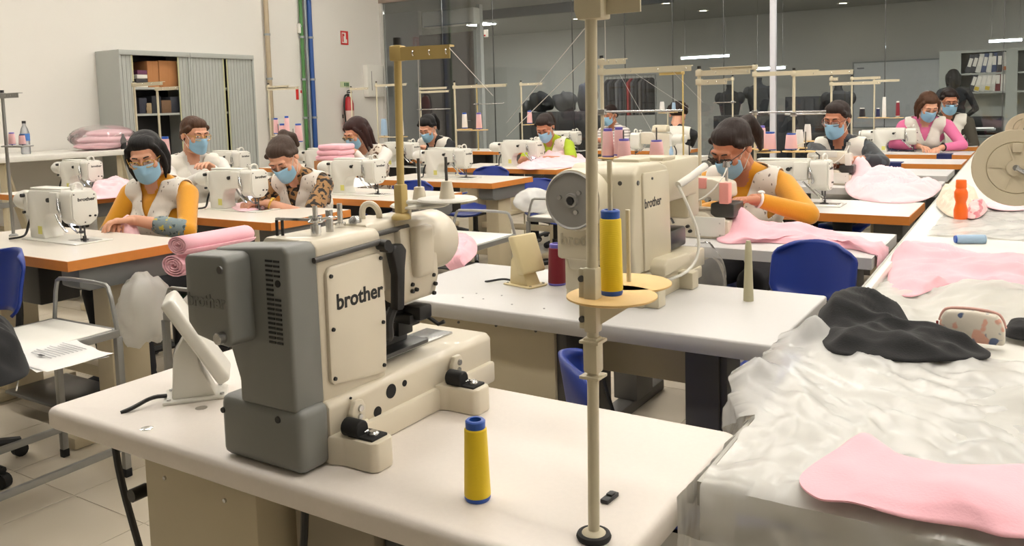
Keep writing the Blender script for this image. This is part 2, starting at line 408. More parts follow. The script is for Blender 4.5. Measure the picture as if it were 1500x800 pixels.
# luminaires of the sewing room (hanging twin-tube fittings)
E_lamp = emis('tube_light', (255, 249, 240), LAMP)
def luminaire(x, y, z=3.05, L=1.5):
    t = thing('hanging_luminaire', 'white hanging strip light over the sewing tables', 'lamp', (x, y, z), 0, 'strip lights under the factory ceiling')
    part('housing', G().box((0, 0, .05), (L, .2, .05), .01), M_white, t)
    part('diffuser', G().box((0, 0, .005), (L-.04, .16, .04), .012), E_lamp, t)
    for s in (-1, 1): part('suspension_rod', G().cyl((s*L*.4, 0, .07), (s*L*.4, 0, CEIL-z), .004, n=6), M_steel, t)
for yy in (1.0, 3.4, 5.8, 8.2):
    for xx in (-7.2, -4.8, -2.4, 0., 2.2): luminaire(xx, yy, 3.86)
# office lamps
E_down = emis('downlight_glow', (255, 244, 214), 30)
def downlight(px, py, z=3.19):
    p = atz(px, py, z)
    t = thing('downlight', 'round recessed downlight glowing in the office ceiling', 'lamp', (p.x, p.y, 3.2), 0, 'downlights in the office ceiling')
    part('rim', G().lathe([(.085, 0), (.12, 0), (.12, -.012), (.085, -.012)], 24, caps=False), M_white, t)
    part('lens', G().lathe([(.085, -.004), (.0, -.010)], 24, caps=False), E_down, t)
for p_ in ((775, 20), (845, 28), (975, 5), (1030, 16), (1235, 5)): downlight(*p_)
E_tube = emis('office_tube_glow', (236, 244, 255), 14)
def tubelamp(pa, pb, y, lab):
    a = aty(*pa, y); b = aty(*pb, y); L = (b-a).length; c = (a+b)/2
    t = thing('tube_lamp', lab, 'lamp', (c.x, c.y, c.z), 0)
    part('tube', G().cyl((-L/2, 0, 0), (L/2, 0, 0), .022, n=10), E_tube, t)
    part('housing', G().box((0, 0, .035), (L+.05, .06, .025), .004), M_white, t)
    for s in (-1, 1): part('wire', G().cyl((s*L*.42, 0, .04), (s*L*.42, 0, 3.2-c.z), .003, n=5), M_steel, t)
tubelamp((998, 85), (1068, 82), 16.5, 'long glowing tube lamp hanging above the clothes rail in the office')
tubelamp((1106, 101), (1150, 99), 16.0, 'glowing tube lamp hanging behind the white partition post')
tubelamp((1449, 59), (1497, 60), 17.2, 'glowing tube lamp hanging above the binder cupboard')
for x, y in ((-11, 16), (-6.5, 12.2), (-2, 12.2), (2.5, 12.4), (3, 16.5)):  # added fill lamps, mostly out of view, that keep the office lit
    t = thing('office_fill_lamp', 'square fill lamp added under the office ceiling', 'lamp', (x, y, 3.2), 0, 'fill lamps added to brighten the office')
    part('panel', G().box((0, 0, -.01), (.58, .58, .02), .003), emis('office_fill_glow', (250, 248, 240), OFFICE_FILL), t)
    part('rim', G().box((0, 0, -.006), (.62, .62, .01), .002), M_white, t)
# ------------------------------------------------------------------ furniture builders
def table_orange(loc, label, W=1.15, D=.56, top=None, edge=None, group=None, legs=(-.14, -1.0), box=True, legmat=None):
    """sewing table; local origin: near right corner on the floor, table runs to -x and +y"""
    t = thing('sewing_table', label, 'table', loc, 0, group)
    part('tabletop', G().b2(-W+.004, -.004, .004, D-.004, ZT-.036, ZT, .0015, 1), top or M_lamw, t)
    e = G(); z0, z1 = ZT-.04, ZT-.0012
    e.b2(-W, 0, 0, .0045, z0, z1).b2(-W, 0, D-.0045, D, z0, z1).b2(-.0045, 0, .0045, D-.0045, z0, z1).b2(-W, -W+.0045, .0045, D-.0045, z0, z1)
    part('edge_band', e, edge or M_edge, t)
    for lx in legs:
        part('leg', G().b2(lx-.055, lx+.055, D*.36, D*.36+.17, .05, ZT-.05, .006), legmat or M_beige, t)
        part('foot', G().b2(lx-.04, lx+.04, .03, D-.02, .0, .05, .01), legmat or M_beige, t)
    part('stretcher', G().b2(min(legs), max(legs), D*.36+.06, D*.36+.11, .2, .25, .004), legmat or M_beige, t)
    if box:
        part('drawer', G().prism([(.06, ZT-.045), (.5, ZT-.045), (.5, ZT-.115), (.47, ZT-.135), (.1, ZT-.135), (.06, ZT-.115)], -.16, -.035, 'x', .006), M_box, t)
        part('motor_box', G().b2(-.78, -.52, .16, .34, ZT-.26, ZT-.045, .01), M_black, t)
        part('treadle', G().b2(-.8, -.4, .12, .4, .09, .105, .004), M_dsteel, t)
    return t
def chair(loc, rz, label, seatz=.45, backz=.62, bh=.24, bw=.4, group=None, mat_=None):
    """blue shell chair; sitter faces local -y"""
    t = thing('work_chair', label, 'chair', loc, rz, group); m = mat_ or M_blue
    P = []
    for j in range(13):
        v = -1+2*j/12
        P.append([(bw*.5*u*(1-.12*abs(v)**4), .0+.22*v, seatz+.02*u*u-.025*(1 if v < -.6 else 0)*(abs(v)-.6)*2.5+.006*v) for u in np.linspace(-1, 1, 13)])
    g = G().grid(P); o = part('seat', g, m, t); md = o.modifiers.new('s', 'SOLIDIFY'); md.thickness = .012
    P = []
    for j in range(15):
        v = -1+2*j/14; z = backz+bh*.5*v
        wv = bw*.5*(1-.32*max(0, abs(v)-.55)**2/.2)
        P.append([(wv*u, .235-.05*(1-u*u)*-1+.02*v+.0, z-.03*u*u*max(0, v)) for u in np.linspace(-1, 1, 15)])
    o = part('backrest', G().grid(P), m, t); md = o.modifiers.new('s', 'SOLIDIFY'); md.thickness = .012
    part('back_stem', G().tube([(0, .1, seatz-.03), (0, .27, seatz-.02), (0, .305, seatz+.08), (0, .3, backz)], .014, 8, 2), M_black, t)
    part('gas_post', G().cyl((0, 0, .1), (0, 0, seatz-.02), .022).cyl((0, 0, .1), (0, 0, .28), .03), M_black, t)
    part('seat_plate', G().b2(-.09, .09, -.09, .1, seatz-.045, seatz-.022, .004), M_black, t)
    for k in range(5):
        a = 2*PI*k/5+.3
        l = part('base_arm', G().tube([(0, 0, .1), (.14*math.cos(a), .14*math.sin(a), .09), (.26*math.cos(a), .26*math.sin(a), .06)], .018, 8, 1), M_black, t)
        part('caster', G().cyl((.26*math.cos(a)-.015*math.sin(a), .26*math.sin(a)+.015*math.cos(a), .027), (.26*math.cos(a)+.015*math.sin(a), .26*math.sin(a)-.015*math.cos(a), .027), .027, n=14), M_rub, l)
    return t
def trolley(loc, rz, label, L=.62, W=.4, H=.56, hand=.16, ends=(1, -1)):
    """small work trolley: white board in a tube frame; local x long, y wide; hoop handles at the x ends"""
    t = thing('work_trolley', label, 'trolley', loc, rz)
    part('shelf', G().b2(-L/2+.012, L/2-.012, -W/2+.012, W/2-.012, H-.012, H, .002), M_trol, t)
    f = G()
    for s in (-1, 1):
        f.b2(-L/2, L/2, s*W/2-.011, s*W/2+.011, H-.03, H-.002, .003); f.b2(s*L/2-.011, s*L/2+.011, -W/2, W/2, H-.03, H-.002, .003)
    part('frame', f, M_tube, t)
    for sx in (-1, 1):
        for sy in (-1, 1):
            l = part('leg', G().b2(sx*(L/2-.0)-.012, sx*(L/2)+.012, sy*W/2-.012, sy*W/2+.012, .03, H-.03, .003), M_tube, t)
            part('foot_cap', G().b2(sx*L/2-.013, sx*L/2+.013, sy*W/2-.013, sy*W/2+.013, 0, .032, .003), M_rub, l)
    for sy in (-1, 1): part('rail', G().b2(-L/2, L/2, sy*W/2-.009, sy*W/2+.009, .1, .125, .003), M_tube, t)
    for s in ends:
        x = s*L/2
        part('handle', G().tube([(x, -W/2, H-.01), (x, -W/2+.03, H+hand*.9), (x, -W/2+.06, H+hand), (x, W/2-.06, H+hand), (x, W/2-.03, H+hand*.9), (x, W/2, H-.01)], .008, 8, 1), M_tube, t)
    return t
def cone(name, loc, label, thr, core=None, h=.17, r0=.036, r1=.026, group=None, lay=None, pin=True):
    """thread cone: wound thread on a plastic core"""
    t = thing(name, label, 'thread cone', loc, 0, group); core = core or M_bluec
    part('winding', G().lathe([(r0*.96, h*.045), (r0, h*.07), (r1, h*.885), (r1*.9, h*.9)], 24), thr, t)
    part('core_foot', G().lathe([(r0*.9, 0), (r0*.99, .003), (r0*.98, h*.055), (r0*.7, h*.058)], 24), core, t)
    part('core', G().lathe([(r1*.5, h*.87), (r1*.88, h*.9), (r1*.9, h*.985), (r1*.78, h), (r1*.55, h), (r1*.5, h*.9)], 24, caps=False), core, t)
    return t
def stand(label, base, top, arms, trays=(), m=None, r=.008, group=None, foot=True, cap=True):
    """thread stand: pole, top arms (dx,dy,z offset), spool trays (dx,dy,z,disc radius,pin height) relative to the pole foot"""
    m = m or M_pole; b = Vector(base); T = Vector(top)
    t = thing('thread_stand', label, 'thread stand', b, 0, group); d = T-b
    part('pole', G().cyl((0, 0, 0), d, r, n=14), m, t)
    if foot: part('flange', G().lathe([(r*2.6, 0), (r*2.6, .004), (r*2, .009), (r*1.1, .012)], 18), m, t)
    if cap: part('cap', G().cyl(d, d+Vector((0, 0, .012)), r*1.1, n=12), M_black, t)
    for (dx, dy, dz) in arms:
        s = d*((d.z+dz)/d.z); L = math.hypot(dx, dy); a = math.atan2(dy, dx); MM = Matrix.Translation(s) @ Matrix.Rotation(a, 4, 'Z')
        k = part('guide_arm', G().box((L/2, 0, .006), (L, r*2.6, .003), M=MM).box((L/2, -r*1.3, -.004), (L, .002, .022), M=MM).box((0, 0, -.002), (r*3.4, r*3.2, .026), .003, M=MM), m, t)
        for q in (.35, .65, .95): part('eyelet', G().add(*_ring(MM @ Vector((L*q, -r*1.5, -.004)), .004, .0014)), M_chrome, k)
    for (dx, dy, z, rad, pin) in trays:
        s = d*(z/d.z); c = s+Vector((dx, dy, 0))
        k = part('tray_arm', G().tube([s, c], r*.55, 8).box(s, (r*3.2, r*3.2, .03), .003), m, t)
        part('tray', G().lathe([(.004, 0), (rad*.96, .0), (rad, .003), (rad*.98, .006), (.004, .008)], 30, c), M_disc if m in (M_pole, M_cream) else M_plate, k)
        part('spool_pin', G().cyl(c, c+Vector((0, 0, pin)), .0035, .0028, n=8).lathe([(.014, .006), (.009, .035), (.006, .036)], 14, c), M_dsteel if pin > .15 else m, k)
    return t
def _ring(c, R_, r, n=10, k=5, ax='x'):
    v = []; f = []
    for i in range(n):
        a = 2*PI*i/n
        for j in range(k):
            b = 2*PI*j/k; rr = R_+r*math.cos(b)
            v.append((c[0]+r*math.sin(b), c[1]+rr*math.cos(a), c[2]+rr*math.sin(a)) if ax == 'x' else (c[0]+rr*math.cos(a), c[1]+r*math.sin(b), c[2]+rr*math.sin(a)) if ax == 'y' else (c[0]+rr*math.cos(a), c[1]+rr*math.sin(a), c[2]+r*math.sin(b)))
    for i in range(n):
        for j in range(k): f.append((i*k+j, ((i+1) % n)*k+j, ((i+1) % n)*k+(j+1) % k, i*k+(j+1) % k))
    return v, f
# ------------------------------------------------------------------ sewing machines
def screw(g, c, ax, r=.004, t=.003):
    a = Vector(ax).normalized(); g.cyl(Vector(c)-a*.001, Vector(c)+a*t, r, r*.85, 10)
def lockstitch(loc, label, rz=0, led=True, panel=False):
    """lockstitch machine; local x from motor (-) to needle head (+), operator at +y, z from the table top"""
    t = thing('sewing_machine', label, 'sewing machine', loc, rz)
    part('bed', G().b2(-.2, .27, -.09, .09, 0, .006, .002), M_white, t)
    part('arm', G().prism([(-.2, .004), (-.205, .2), (-.2, .255), (-.185, .275), (.1, .283), (.1, .155), (.0, .15), (-.05, .14), (-.075, .11), (-.085, .06), (-.07, .02), (-.065, .004)], -.048, .048, 'y', .009), M_white, t)
    part('arm_cover', G().b2(.02, .095, -.064, -.04, .16, .272, .007), M_white, t)
    h = part('needle_head', G().prism([(-.06, .13), (-.062, .262), (-.05, .282), (.045, .284), (.07, .262), (.072, .15), (.062, .118), (.03, .09), (-.02, .09), (-.045, .105)], .105, .198, 'x', .008), M_white, t)
    fp = part('face_plate', G().prism([(-.054, .135), (-.054, .258), (-.045, .276), (.042, .277), (.063, .258), (.066, .15), (.056, .122), (.028, .096), (-.018, .096), (-.04, .11)], .198, .204, 'x', .002), M_white, h)
    text('brother', .026, M_black, fp, frame((.2045, .012, .232), (0, 1, 0), (0, 0, 1)), .0006, bold=.0006)
    g = G()
    for y, z in ((-.045, .262), (.05, .255), (.025, .14), (.05, .138), (.0, .108)): screw(g, (.204, y, z), (1, 0, 0), .006 if z > .13 and z < .15 else .0035)
    part('screw_set', g, M_black, fp)
    part('dial', G().cyl((-.01, -.048, .225), (-.01, -.055, .225), .013, .012).cyl((.006, -.048, .235), (.006, -.053, .235), .005), M_black, t)
    part('top_cover', G().b2(-.185, .09, -.04, .04, .278, .29, .004), M_plate, t)
    part('motor', G().lathe([(.03, -.1), (.05, -.098), (.056, -.09), (.056, 0)], 24, (-.225, 0, .21), (1, 0, 0)).b2(-.228, -.2, -.055, .055, .13, .265, .008), M_white, t)
    part('hand_wheel', G().lathe([(.02, 0), (.043, .004), (.046, .012), (.044, .02), (.02, .022)], 24, (-.35, 0, .21), (1, 0, 0)), M_plate, t)
    part('knob', G().cyl((-.213, -.055, .245), (-.213, -.07, .245), .011), M_black, t); part('knob', G().cyl((-.213, -.055, .15), (-.213, -.066, .15), .008), M_black, t)
    part('bobbin_winder', G().cyl((.12, 0, .28), (.12, 0, .315), .006).cyl((.12, 0, .3), (.12, 0, .312), .016), M_plate, t)
    part('thread_hook', G().tube([(.17, -.03, .28), (.17, -.035, .31), (.175, -.01, .325), (.18, .01, .31), (.18, .012, .28)], .006, 8, 2), M_plate, t)
    part('take_up_guard', G().tube([(.105, -.066, .24), (.118, -.075, .2), (.13, -.072, .16), (.12, -.066, .14)], .006, 8, 1).box((.11, -.066, .2), (.02, .014, .05), .004), M_steel, t)
    part('lifter_lever', G().tube([(.07, -.06, .15), (.11, -.07, .11), (.15, -.06, .06)], .006, 8, 1).tube([(.1, -.04, .13), (.14, -.03, .08), (.17, -.02, .05)], .005, 8, 1), M_steel, t)
    nb = part('needle_bar', G().cyl((.16, 0, .1), (.16, 0, .05), .005).cyl((.16, 0, .05), (.16, 0, .004), .0012).cyl((.172, .012, .1), (.172, .012, .03), .004).box((.165, 0, .052), (.022, .016, .016), .003), M_dsteel, t)
    part('presser_foot', G().prism([(-.02, .007), (-.02, .012), (0, .016), (.0, .03), (.012, .03), (.012, .014), (.028, .011), (.028, .007)], -.006, .006, 'y', M=Matrix.Translation((.165, .01, 0))), M_dsteel, nb)
    part('needle_plate', G().b2(.1, .25, -.03, .05, .006, .0075), M_steel, t)
    if led: part('led_lamp', G().box((.155, -.03, .096), (.02, .012, .008), .002), emis('led_glow', (215, 225, 255), 25), t)
    part('sticker', G().b2(-.12, -.085, -.0492, -.048, .03, .075), mat('sticker_yellow', (206, 200, 110), .6), t)
    part('cable', G().tube([(-.215, -.02, .14), (-.24, -.03, .08), (-.23, -.05, .02), (-.2, -.09, .012), (-.21, -.14, .012)], .006, 8, 2), M_black, t)
    if panel:
        k = part('control_panel', G().prism([(-.05, .29), (.05, .29), (.05, .315), (.03, .36), (-.03, .37), (-.05, .315)], -.17, -.02, 'x', .005), M_cream2, t)
        part('display', G().box((-.095, -.047, .34), (.05, .004, .022), rx=-.5), emis('display_glow', (190, 215, 255), 2.5), k)
    return t
def overlock(loc, label, rz=0, pink=False):
    """overlock machine: low base, raised upper arm; operator at +y"""
    t = thing('overlock_machine', label, 'sewing machine', loc, rz)
    part('base', G().prism([(-.15, 0), (-.15, .1), (-.1, .115), (.04, .115), (.075, .085), (.13, .08), (.135, 0)], -.09, .08, 'y', .008), M_cream, t)
    part('column', G().b2(-.145, -.03, -.075, .06, .11, .2, .01), M_cream, t)
    part('upper_arm', G().prism([(-.16, .165), (-.16, .235), (-.13, .255), (.06, .255), (.12, .235), (.125, .175), (.09, .16)], -.07, .06, 'y', .01), M_cream, t)
    part('name_panel', G().b2(-.15, .04, -.073, -.06, .212, .258, .003).b2(.09, .128, -.074, -.03, .15, .24, .004), mat('salmon_label', (236, 160, 150), .5) if pink else M_white, t)
    if pink:
        g = G()
        for i in range(6): g.b2(-.145+.018*i, -.133+.018*i, -.0745, -.073, .188, .203)
        part('red_marks', g, M_red, t)
    part('motor_cover', G().lathe([(.02, -.09), (.045, -.085), (.05, -.07), (.05, 0)], 20, (-.15, 0, .12), (1, 0, 0)), M_plate, t)
    part('hand_wheel', G().lathe([(.02, 0), (.048, .004), (.05, .02), (.02, .024)], 20, (-.27, 0, .12), (1, 0, 0)), M_wheel, t)
    part('front_plate', G().b2(.0, .12, -.096, -.088, .012, .095, .003), M_white, t)
    part('looper_cover', G().b2(.05, .145, -.06, .07, .09, .15, .008), M_dsteel, t)
    g = G()
    for x, z in ((-.03, .05), (-.02, .03), (.1, .07), (.1, .02), (.02, .02), (-.12, .02), (-.13, .09)): screw(g, (x, -.09, z), (0, -1, 0), .008 if x in (-.03, -.02) else .004, .012 if x in (-.03, -.02) else .006)
    part('screw_set', g, M_black, t)
    g = G()
    for i in range(4): g.cyl((-.1+.05*i, -.075, .15+.006*i), (-.1+.05*i, -.1, .15+.006*i), .011, .009, 12)
    part('tension_dials', g, M_steel, t)
    part('needle_bar', G().cyl((.1, -.01, .3), (.1, -.01, .1), .006).cyl((.1, -.01, .3), (.1, -.01, .325), .016, .013).box((.1, -.01, .11), (.05, .05, .012), .003), M_steel, t)
    part('air_hose', G().tube([(-.02, -.08, .13), (-.01, -.11, .15), (.06, -.1, .19), (.1, -.05, .26), (.105, -.02, .3)], .003, 6, 2), M_plate, t)
    part('lever', G().tube([(-.1, -.07, .25), (-.06, -.1, .22), (-.11, -.11, .12), (-.09, -.09, .06)], .005, 6, 1), M_dsteel, t)
    return t

# ---- the big grey-backed buttonhole machine in front
def buttonhole_front(loc):
    t = thing('buttonhole_machine', 'cream buttonhole machine with a bulky grey rear cover, on the bare white table', 'sewing machine', loc)
    base = part('base_tray', G().b2(-.1, .092, .055, .5, 0, .042, .006), M_cream, t)
    for v0 in (.062, .325):
        f = part('base_foot', G().prism([(.08, v0-.01), (.105, v0), (.16, v0), (.168, v0+.008), (.168, v0+.04), (.16, v0+.048), (.11, v0+.048), (.08, v0+.085)], 0, .046, 'z', .004), M_cream, t)
        part('rubber_pad', G().b2(.108, .158, v0+.006, v0+.042, .045, .05, .002), M_rub, f)
        g = G()
        for u in (.125, .145): g.lathe([(.009, 0), (.009, .004), (.006, .007)], 12, (u, v0+.024, .049))
        part('bolts', g, M_steel, f)
        k = part('hinge_plate', G().prism([(v0+.028, .07), (v0+.038, .088), (v0+.055, .088), (v0+.062, .075), (v0+.058, .05), (v0+.05, .045), (v0+.036, .047)], .088, .098, 'x', .003), M_cream, t)
        g = G(); screw(g, (.098, v0+.048, .075), (1, 0, 0), .006); screw(g, (.098, v0+.046, .062), (1, 0, 0), .005)
        part('screw_set', g, M_steel, k)
        part('buffer', G().cyl((.098, v0+.015, .058), (.132, v0+.015, .058), .014, bev=.002), M_rub, t)
    part('bed', G().prism([(-.098, .03), (-.098, .09), (-.092, .097), (.074, .097), (.083, .088), (.083, .034)], .058, .5, 'y', .005), M_cream, t)
    for v_, z_, r_ in ((.2, .072, .012), (.235, .075, .0055), (.165, .048, .009), (.105, .09, .002)): part('plug', G().cyl((.082, v_, z_), (.0842, v_, z_), r_, n=18), M_rub, t)
    part('feed_plate', G().b2(-.045, .02, .21, .46, .0965, .101, .001).b2(-.03, .005, .2, .4, .101, .105, .001), M_steel, t)
    rc = part('rear_foot_cover', G().b2(-.098, .082, 0, .062, .002, .1, .013, 3), M_grey, t)
    g = G(); screw(g, (.035, 0, .082), (0, -1, 0), .006, .002); screw(g, (-.09, 0, .075), (0, -1, 0), .005, .002); part('screw_set', g, M_black, rc)
    up = part('rear_cover', G().prism([(-.05, .095), (-.05, .13), (-.075, .2), (-.098, .26), (-.098, .322), (-.09, .334), (.058, .345), (.07, .336), (.072, .095)], .002, .062, 'y', .006, 3), M_grey, t)
    bu = part('motor_bulge', G().prism([(-.105, .225), (-.105, .324), (-.098, .33), (-.02, .333), (-.01, .326), (-.006, .205), (-.014, .196), (-.05, .2), (-.085, .206)], -.043, .01, 'y', .007, 3), M_grey, t)
    g = G(); screw(g, (-.022, -.043, .312), (0, -1, 0), .007, .002); part('hex_screw', g, M_dsteel, bu)
    part('knob', G().cyl((-.024, -.042, .211), (-.024, -.055, .211), .009, bev=.001), M_steel, bu)
    text('brother', .027, mat('embossed_grey', (112, 113, 110), .5), bu, frame((-.058, -.0432, .262), (1, 0, .02), (0, 0, 1)), .0012, bold=.001)
    g = G()
    for i in range(18):
        z = .322-.0072*i
        for u0, u1 in ((.024, .038), (.041, .053)):
            if u0 > .04 and 4 <= i <= 7: continue
            g.b2(u0, u1, .0005, .003, z-.0016, z+.0016)
    g.cyl((.048, .001, .289), (.048, .003, .289), .0055)
    part('vent_slots', g, M_black, up)
    part('body', G().prism([(-.05, .09), (-.05, .335), (-.04, .345), (.06, .345), (.07, .336), (.07, .09)], .058, .205, 'y', .005), M_cream, t)
    part('arm', G().prism([(-.05, .23), (-.05, .342), (-.042, .35), (.04, .35), (.05, .342), (.05, .23)], .2, .3, 'y', .006), M_cream, t)
    sp = part('side_plate', G().prism([(.078, .118), (.072, .125), (.072, .292), (.08, .302), (.192, .306), (.2, .298), (.204, .2), (.2, .11), (.195, .104)], .068, .077, 'x', .003), M_cream, t)
    g = G()
    for v, z in ((.08, .288), (.194, .297), (.08, .205), (.194, .19), (.079, .128), (.192, .118)): screw(g, (.077, v, z), (1, 0, 0), .0035)
    part('screw_set', g, M_black, sp)
    text('brother', .034, M_black, sp, frame((.0772, .143, .244), (0, 1, 0), (0, 0, 1)), .0003, bold=.0009)
    part('guide_rod', G().cyl((.074, .05, .317), (.074, .2, .323), .0045).cyl((.056, .2, .332), (.056, .292, .335), .0045), M_dleg, t)
    part('rod_clamp', G().cyl((.06, .2, .318), (.09, .2, .318), .009).cyl((.06, .208, .312), (.088, .208, .312), .008), M_black, t)
    hd = part('needle_head', G().prism([(-.05, .23), (-.05, .34), (-.04, .348), (.05, .344), (.064, .33), (.068, .24), (.06, .205), (.05, .198), (-.03, .198)], .262, .362, 'y', .006), M_cream, t)
    part('head_pad', G().b2(.06, .083, .285, .335, .245, .335, .009, 3), M_cream, hd)
    g = G()
    for v, z in ((.285, .222), (.296, .223), (.345, .24), (.35, .223), (.345, .207), (.285, .234)): screw(g, (.0665, v, z), (1, 0, 0), .004, .004)
    part('screw_set', g, M_black, hd)
    part('motor_housing', G().lathe([(.052, -.05), (.056, -.01), (.056, .055), (.05, .068), (.03, .074), (.005, .075)], 32, (.012, .365, .292), (0, 1, 0)), M_cream, t)
    part('lift_lever', G().prism([(.225, .3), (.235, .312), (.252, .312), (.262, .3), (.256, .27), (.25, .2), (.232, .2), (.236, .26)], .06, .078, 'x', .003), M_black, t)
    part('clamp_arm', G().tube([(.06, .24, .2), (.06, .225, .18), (.06, .228, .155), (.04, .245, .145), (.01, .27, .142)], .0085, 8, 2).tube([(.03, .26, .2), (.02, .3, .18), (.02, .33, .16)], .012, 8, 1).b2(-.03, .055, .29, .345, .158, .176, .004).b2(-.01, .02, .3, .34, .13, .16, .003).b2(.03, .07, .3, .335, .165, .19, .004).tube([(.05, .34, .165), (.075, .345, .15), (.085, .35, .155)], .004, 6), M_black, t)
    part('presser_frame', G().b2(-.04, .04, .23, .36, .108, .116, .002).b2(-.006, .006, .25, .34, .116, .135, .002), M_dsteel, t)
    part('needle_bar', G().cyl((.0, .31, .2), (.0, .31, .15), .006).cyl((.0, .31, .15), (.0, .31, .11), .0012), M_steel, t)
    # fittings on top
    tt = part('tension_post', G().cyl((.03, .1, .345), (.03, .1, .362), .008).cyl((.03, .1, .36), (.03, .1, .392), .004).lathe([(.012, 0), (.012, .002), (.006, .006), (.011, .008), (.011, .01)], 18, (.03, .1, .366)), M_chrome, t)
    part('tension_lever', G().tube([(.03, .1, .37), (.045, .12, .372), (.04, .135, .37)], .002, 6), M_chrome, tt)
    part('thread_pins', G().cyl((-.03, .075, .345), (-.03, .075, .37), .0025).cyl((-.022, .079, .345), (-.022, .079, .37), .0025), M_black, t)
    part('guide_bar', G().box((-.01, .105, .368), (.09, .006, .004), rz=.2).cyl((.02, .14, .345), (.02, .14, .38), .006), M_steel, t)
    part('thread_post', G().cyl((.0, .185, .348), (.0, .185, .385), .0045).cyl((.0, .185, .348), (.0, .185, .353), .009), M_chrome, t)
    part('oil_cap', G().lathe([(.011, 0), (.011, .006), (.006, .012)], 16, (.01, .21, .349)), M_steel, t)
    part('lift_hook', G().tube([(-.01, .25, .345), (-.012, .252, .372), (.0, .262, .378), (.01, .27, .365), (.01, .272, .345)], .0055, 8, 2), M_cream, t)
    part('cover_knob', G().cyl((.015, .335, .345), (.015, .335, .362), .012, bev=.002), M_cream, t)
    return t

# ---- second heavy machine with the round grey wheel
def buttonhole_second(loc):
    t = thing('bartack_machine', 'cream bartacking machine with a round grey wheel, on the second white table', 'sewing machine', loc)
    part('base_tray', G().b2(-.115, .115, .01, .46, 0, .035, .004), M_cream2, t)
    for v0 in (.02, .27):
        part('base_foot', G().b2(.1, .155, v0, v0+.05, 0, .05, .005), M_cream2, t)
    part('bed', G().b2(-.1, .11, .06, .5, .03, .085, .006), M_cream2, t)
    part('lower_block', G().b2(-.112, .03, 0, .11, .03, .125, .006), M_cream2, t)
    nb = part('name_block', G().b2(-.125, .03, -.02, .1, .12, .225, .01), M_cream2, t)
    text('brother', .042, mat('embossed_cream', (186, 178, 156), .5), nb, frame((-.045, -.0205, .175), (1, 0, 0), (0, 0, 1)), .0016, bold=.001)
    part('body', G().prism([(.0, .085), (-.02, .17), (.0, .355), (.04, .378), (.17, .375), (.23, .36), (.25, .2), (.255, .085)], -.1, .1, 'x', .01, 3), M_cream2, t)
    sp = part('side_plate', G().prism([(.05, .09), (.042, .345), (.048, .354), (.215, .35), (.222, .34), (.235, .09)], .098, .106, 'x', .003), M_cream2, t)
    text('brother', .036, M_black, sp, frame((.1062, .105, .27), (0, 1, 0), (0, 0, 1)), .0003, bold=.0008)
    part('plate_foot', G().prism([(.08, .075), (.08, .1), (.1, .118), (.25, .112), (.27, .09), (.27, .075)], .09, .15, 'x', .006), M_cream2, t)
    part('arm', G().b2(-.07, .09, .22, .5, .25, .372, .012), M_cream2, t)
    part('needle_head', G().b2(-.06, .085, .43, .53, .18, .37, .014), M_cream2, t)
    part('presser_unit', G().b2(-.02, .05, .36, .5, .09, .15, .008), M_dsteel, t)
    g = G(); screw(g, (.1, .02, .33), (1, 0, 0), .007); screw(g, (.1062, .1, .335), (1, 0, 0), .004); screw(g, (.1062, .1, .11), (1, 0, 0), .004); screw(g, (.06, -.001, .33), (0, -1, 0), .007)
    part('screw_set', g, M_dsteel, t)
    w_ = part('pulley_cover', G().lathe([(.07, 0), (.08, .004), (.083, .02), (.08, .07), (.06, .08)], 36, (-.04, -.085, .29), (0, 1, 0)), M_cream2, t)
    part('wheel_face', G().lathe([(.077, -.002), (.074, -.007), (.07, -.003), (.02, -.004), (.018, -.01), (.012, -.01), (.01, -.004), (.0, -.004)], 36, (-.04, -.083, .29), (0, 1, 0), caps=False), M_wheel, w_)
    for a in (.7, 2.9, 5.2): part('wheel_bolt', G().cyl((-.04+.033*math.cos(a), -.095, .29+.033*math.sin(a)), (-.04+.033*math.cos(a), -.086, .29+.033*math.sin(a)), .006), M_steel, w_)
    part('hub', G().cyl((-.04, -.094, .29), (-.04, -.088, .29), .009), M_black, w_)
    part('air_arm', G().tube([(.11, .28, .3), (.13, .33, .32), (.14, .42, .345)], .011, 10), M_plate, t)
    part('air_hose', G().tube([(.11, .28, .3), (.14, .28, .24), (.17, .3, .14), (.16, .26, .06), (.12, .1, .05)], .0045, 8, 2), M_plate, t)
    part('cap_block', G().b2(-.02, .06, .12, .2, .37, .385, .004).b2(-.06, .08, .24, .34, .37, .382, .004), M_cream2, t)
    return t
def pedestal(loc, rz, label, m, lab=False, tilt=-.42, ln=.17, zs=1.):
    """wedge shaped operation panel on a foot, seen from the back"""
    t = thing('operation_panel', label, 'control panel', loc, rz)
    part('foot', G().prism([(-.05, -.04), (.06, -.04), (.065, -.03), (.065, .03), (.055, .045), (-.05, .04)], 0, .006, 'z', .002), m, t)
    part('neck', G().prism([(-.035, .004), (-.028, .09), (-.01, .12), (.014, .1), (.02, .06), (.045, .004)], -.028, .028, 'y', .005), m, t)
    p = part('panel_shell', G().box((0, 0, 0), (.026, .1, ln), .008, 3, M=Matrix.Translation((.015, 0, .115)) @ Matrix.Rotation(tilt, 4, 'Y')), m, t)
    g = G()
    for a, b in ((-.04, -.03), (-.04, .03), (.055, -.028), (.05, .032)): g.cyl((a, b, .005), (a, b, .009), .004)
    part('screw_set', g, M_steel, t)
    if lab: part('rating_label', G().box((-.0125, 0, -.02), (.001, .05, .07), M=Matrix.Translation((.013, 0, .115)) @ Matrix.Rotation(tilt, 4, 'Y')), mat('label_mint', (206, 216, 208), .4), p)
    t.scale = (1, 1, zs)
    part('cable', G().tube([(-.045, -.01, .01), (-.07, -.02, .014), (-.1, -.045, .006), (-.12, -.05, .001)], .004, 8, 2), M_black, t)
    return t
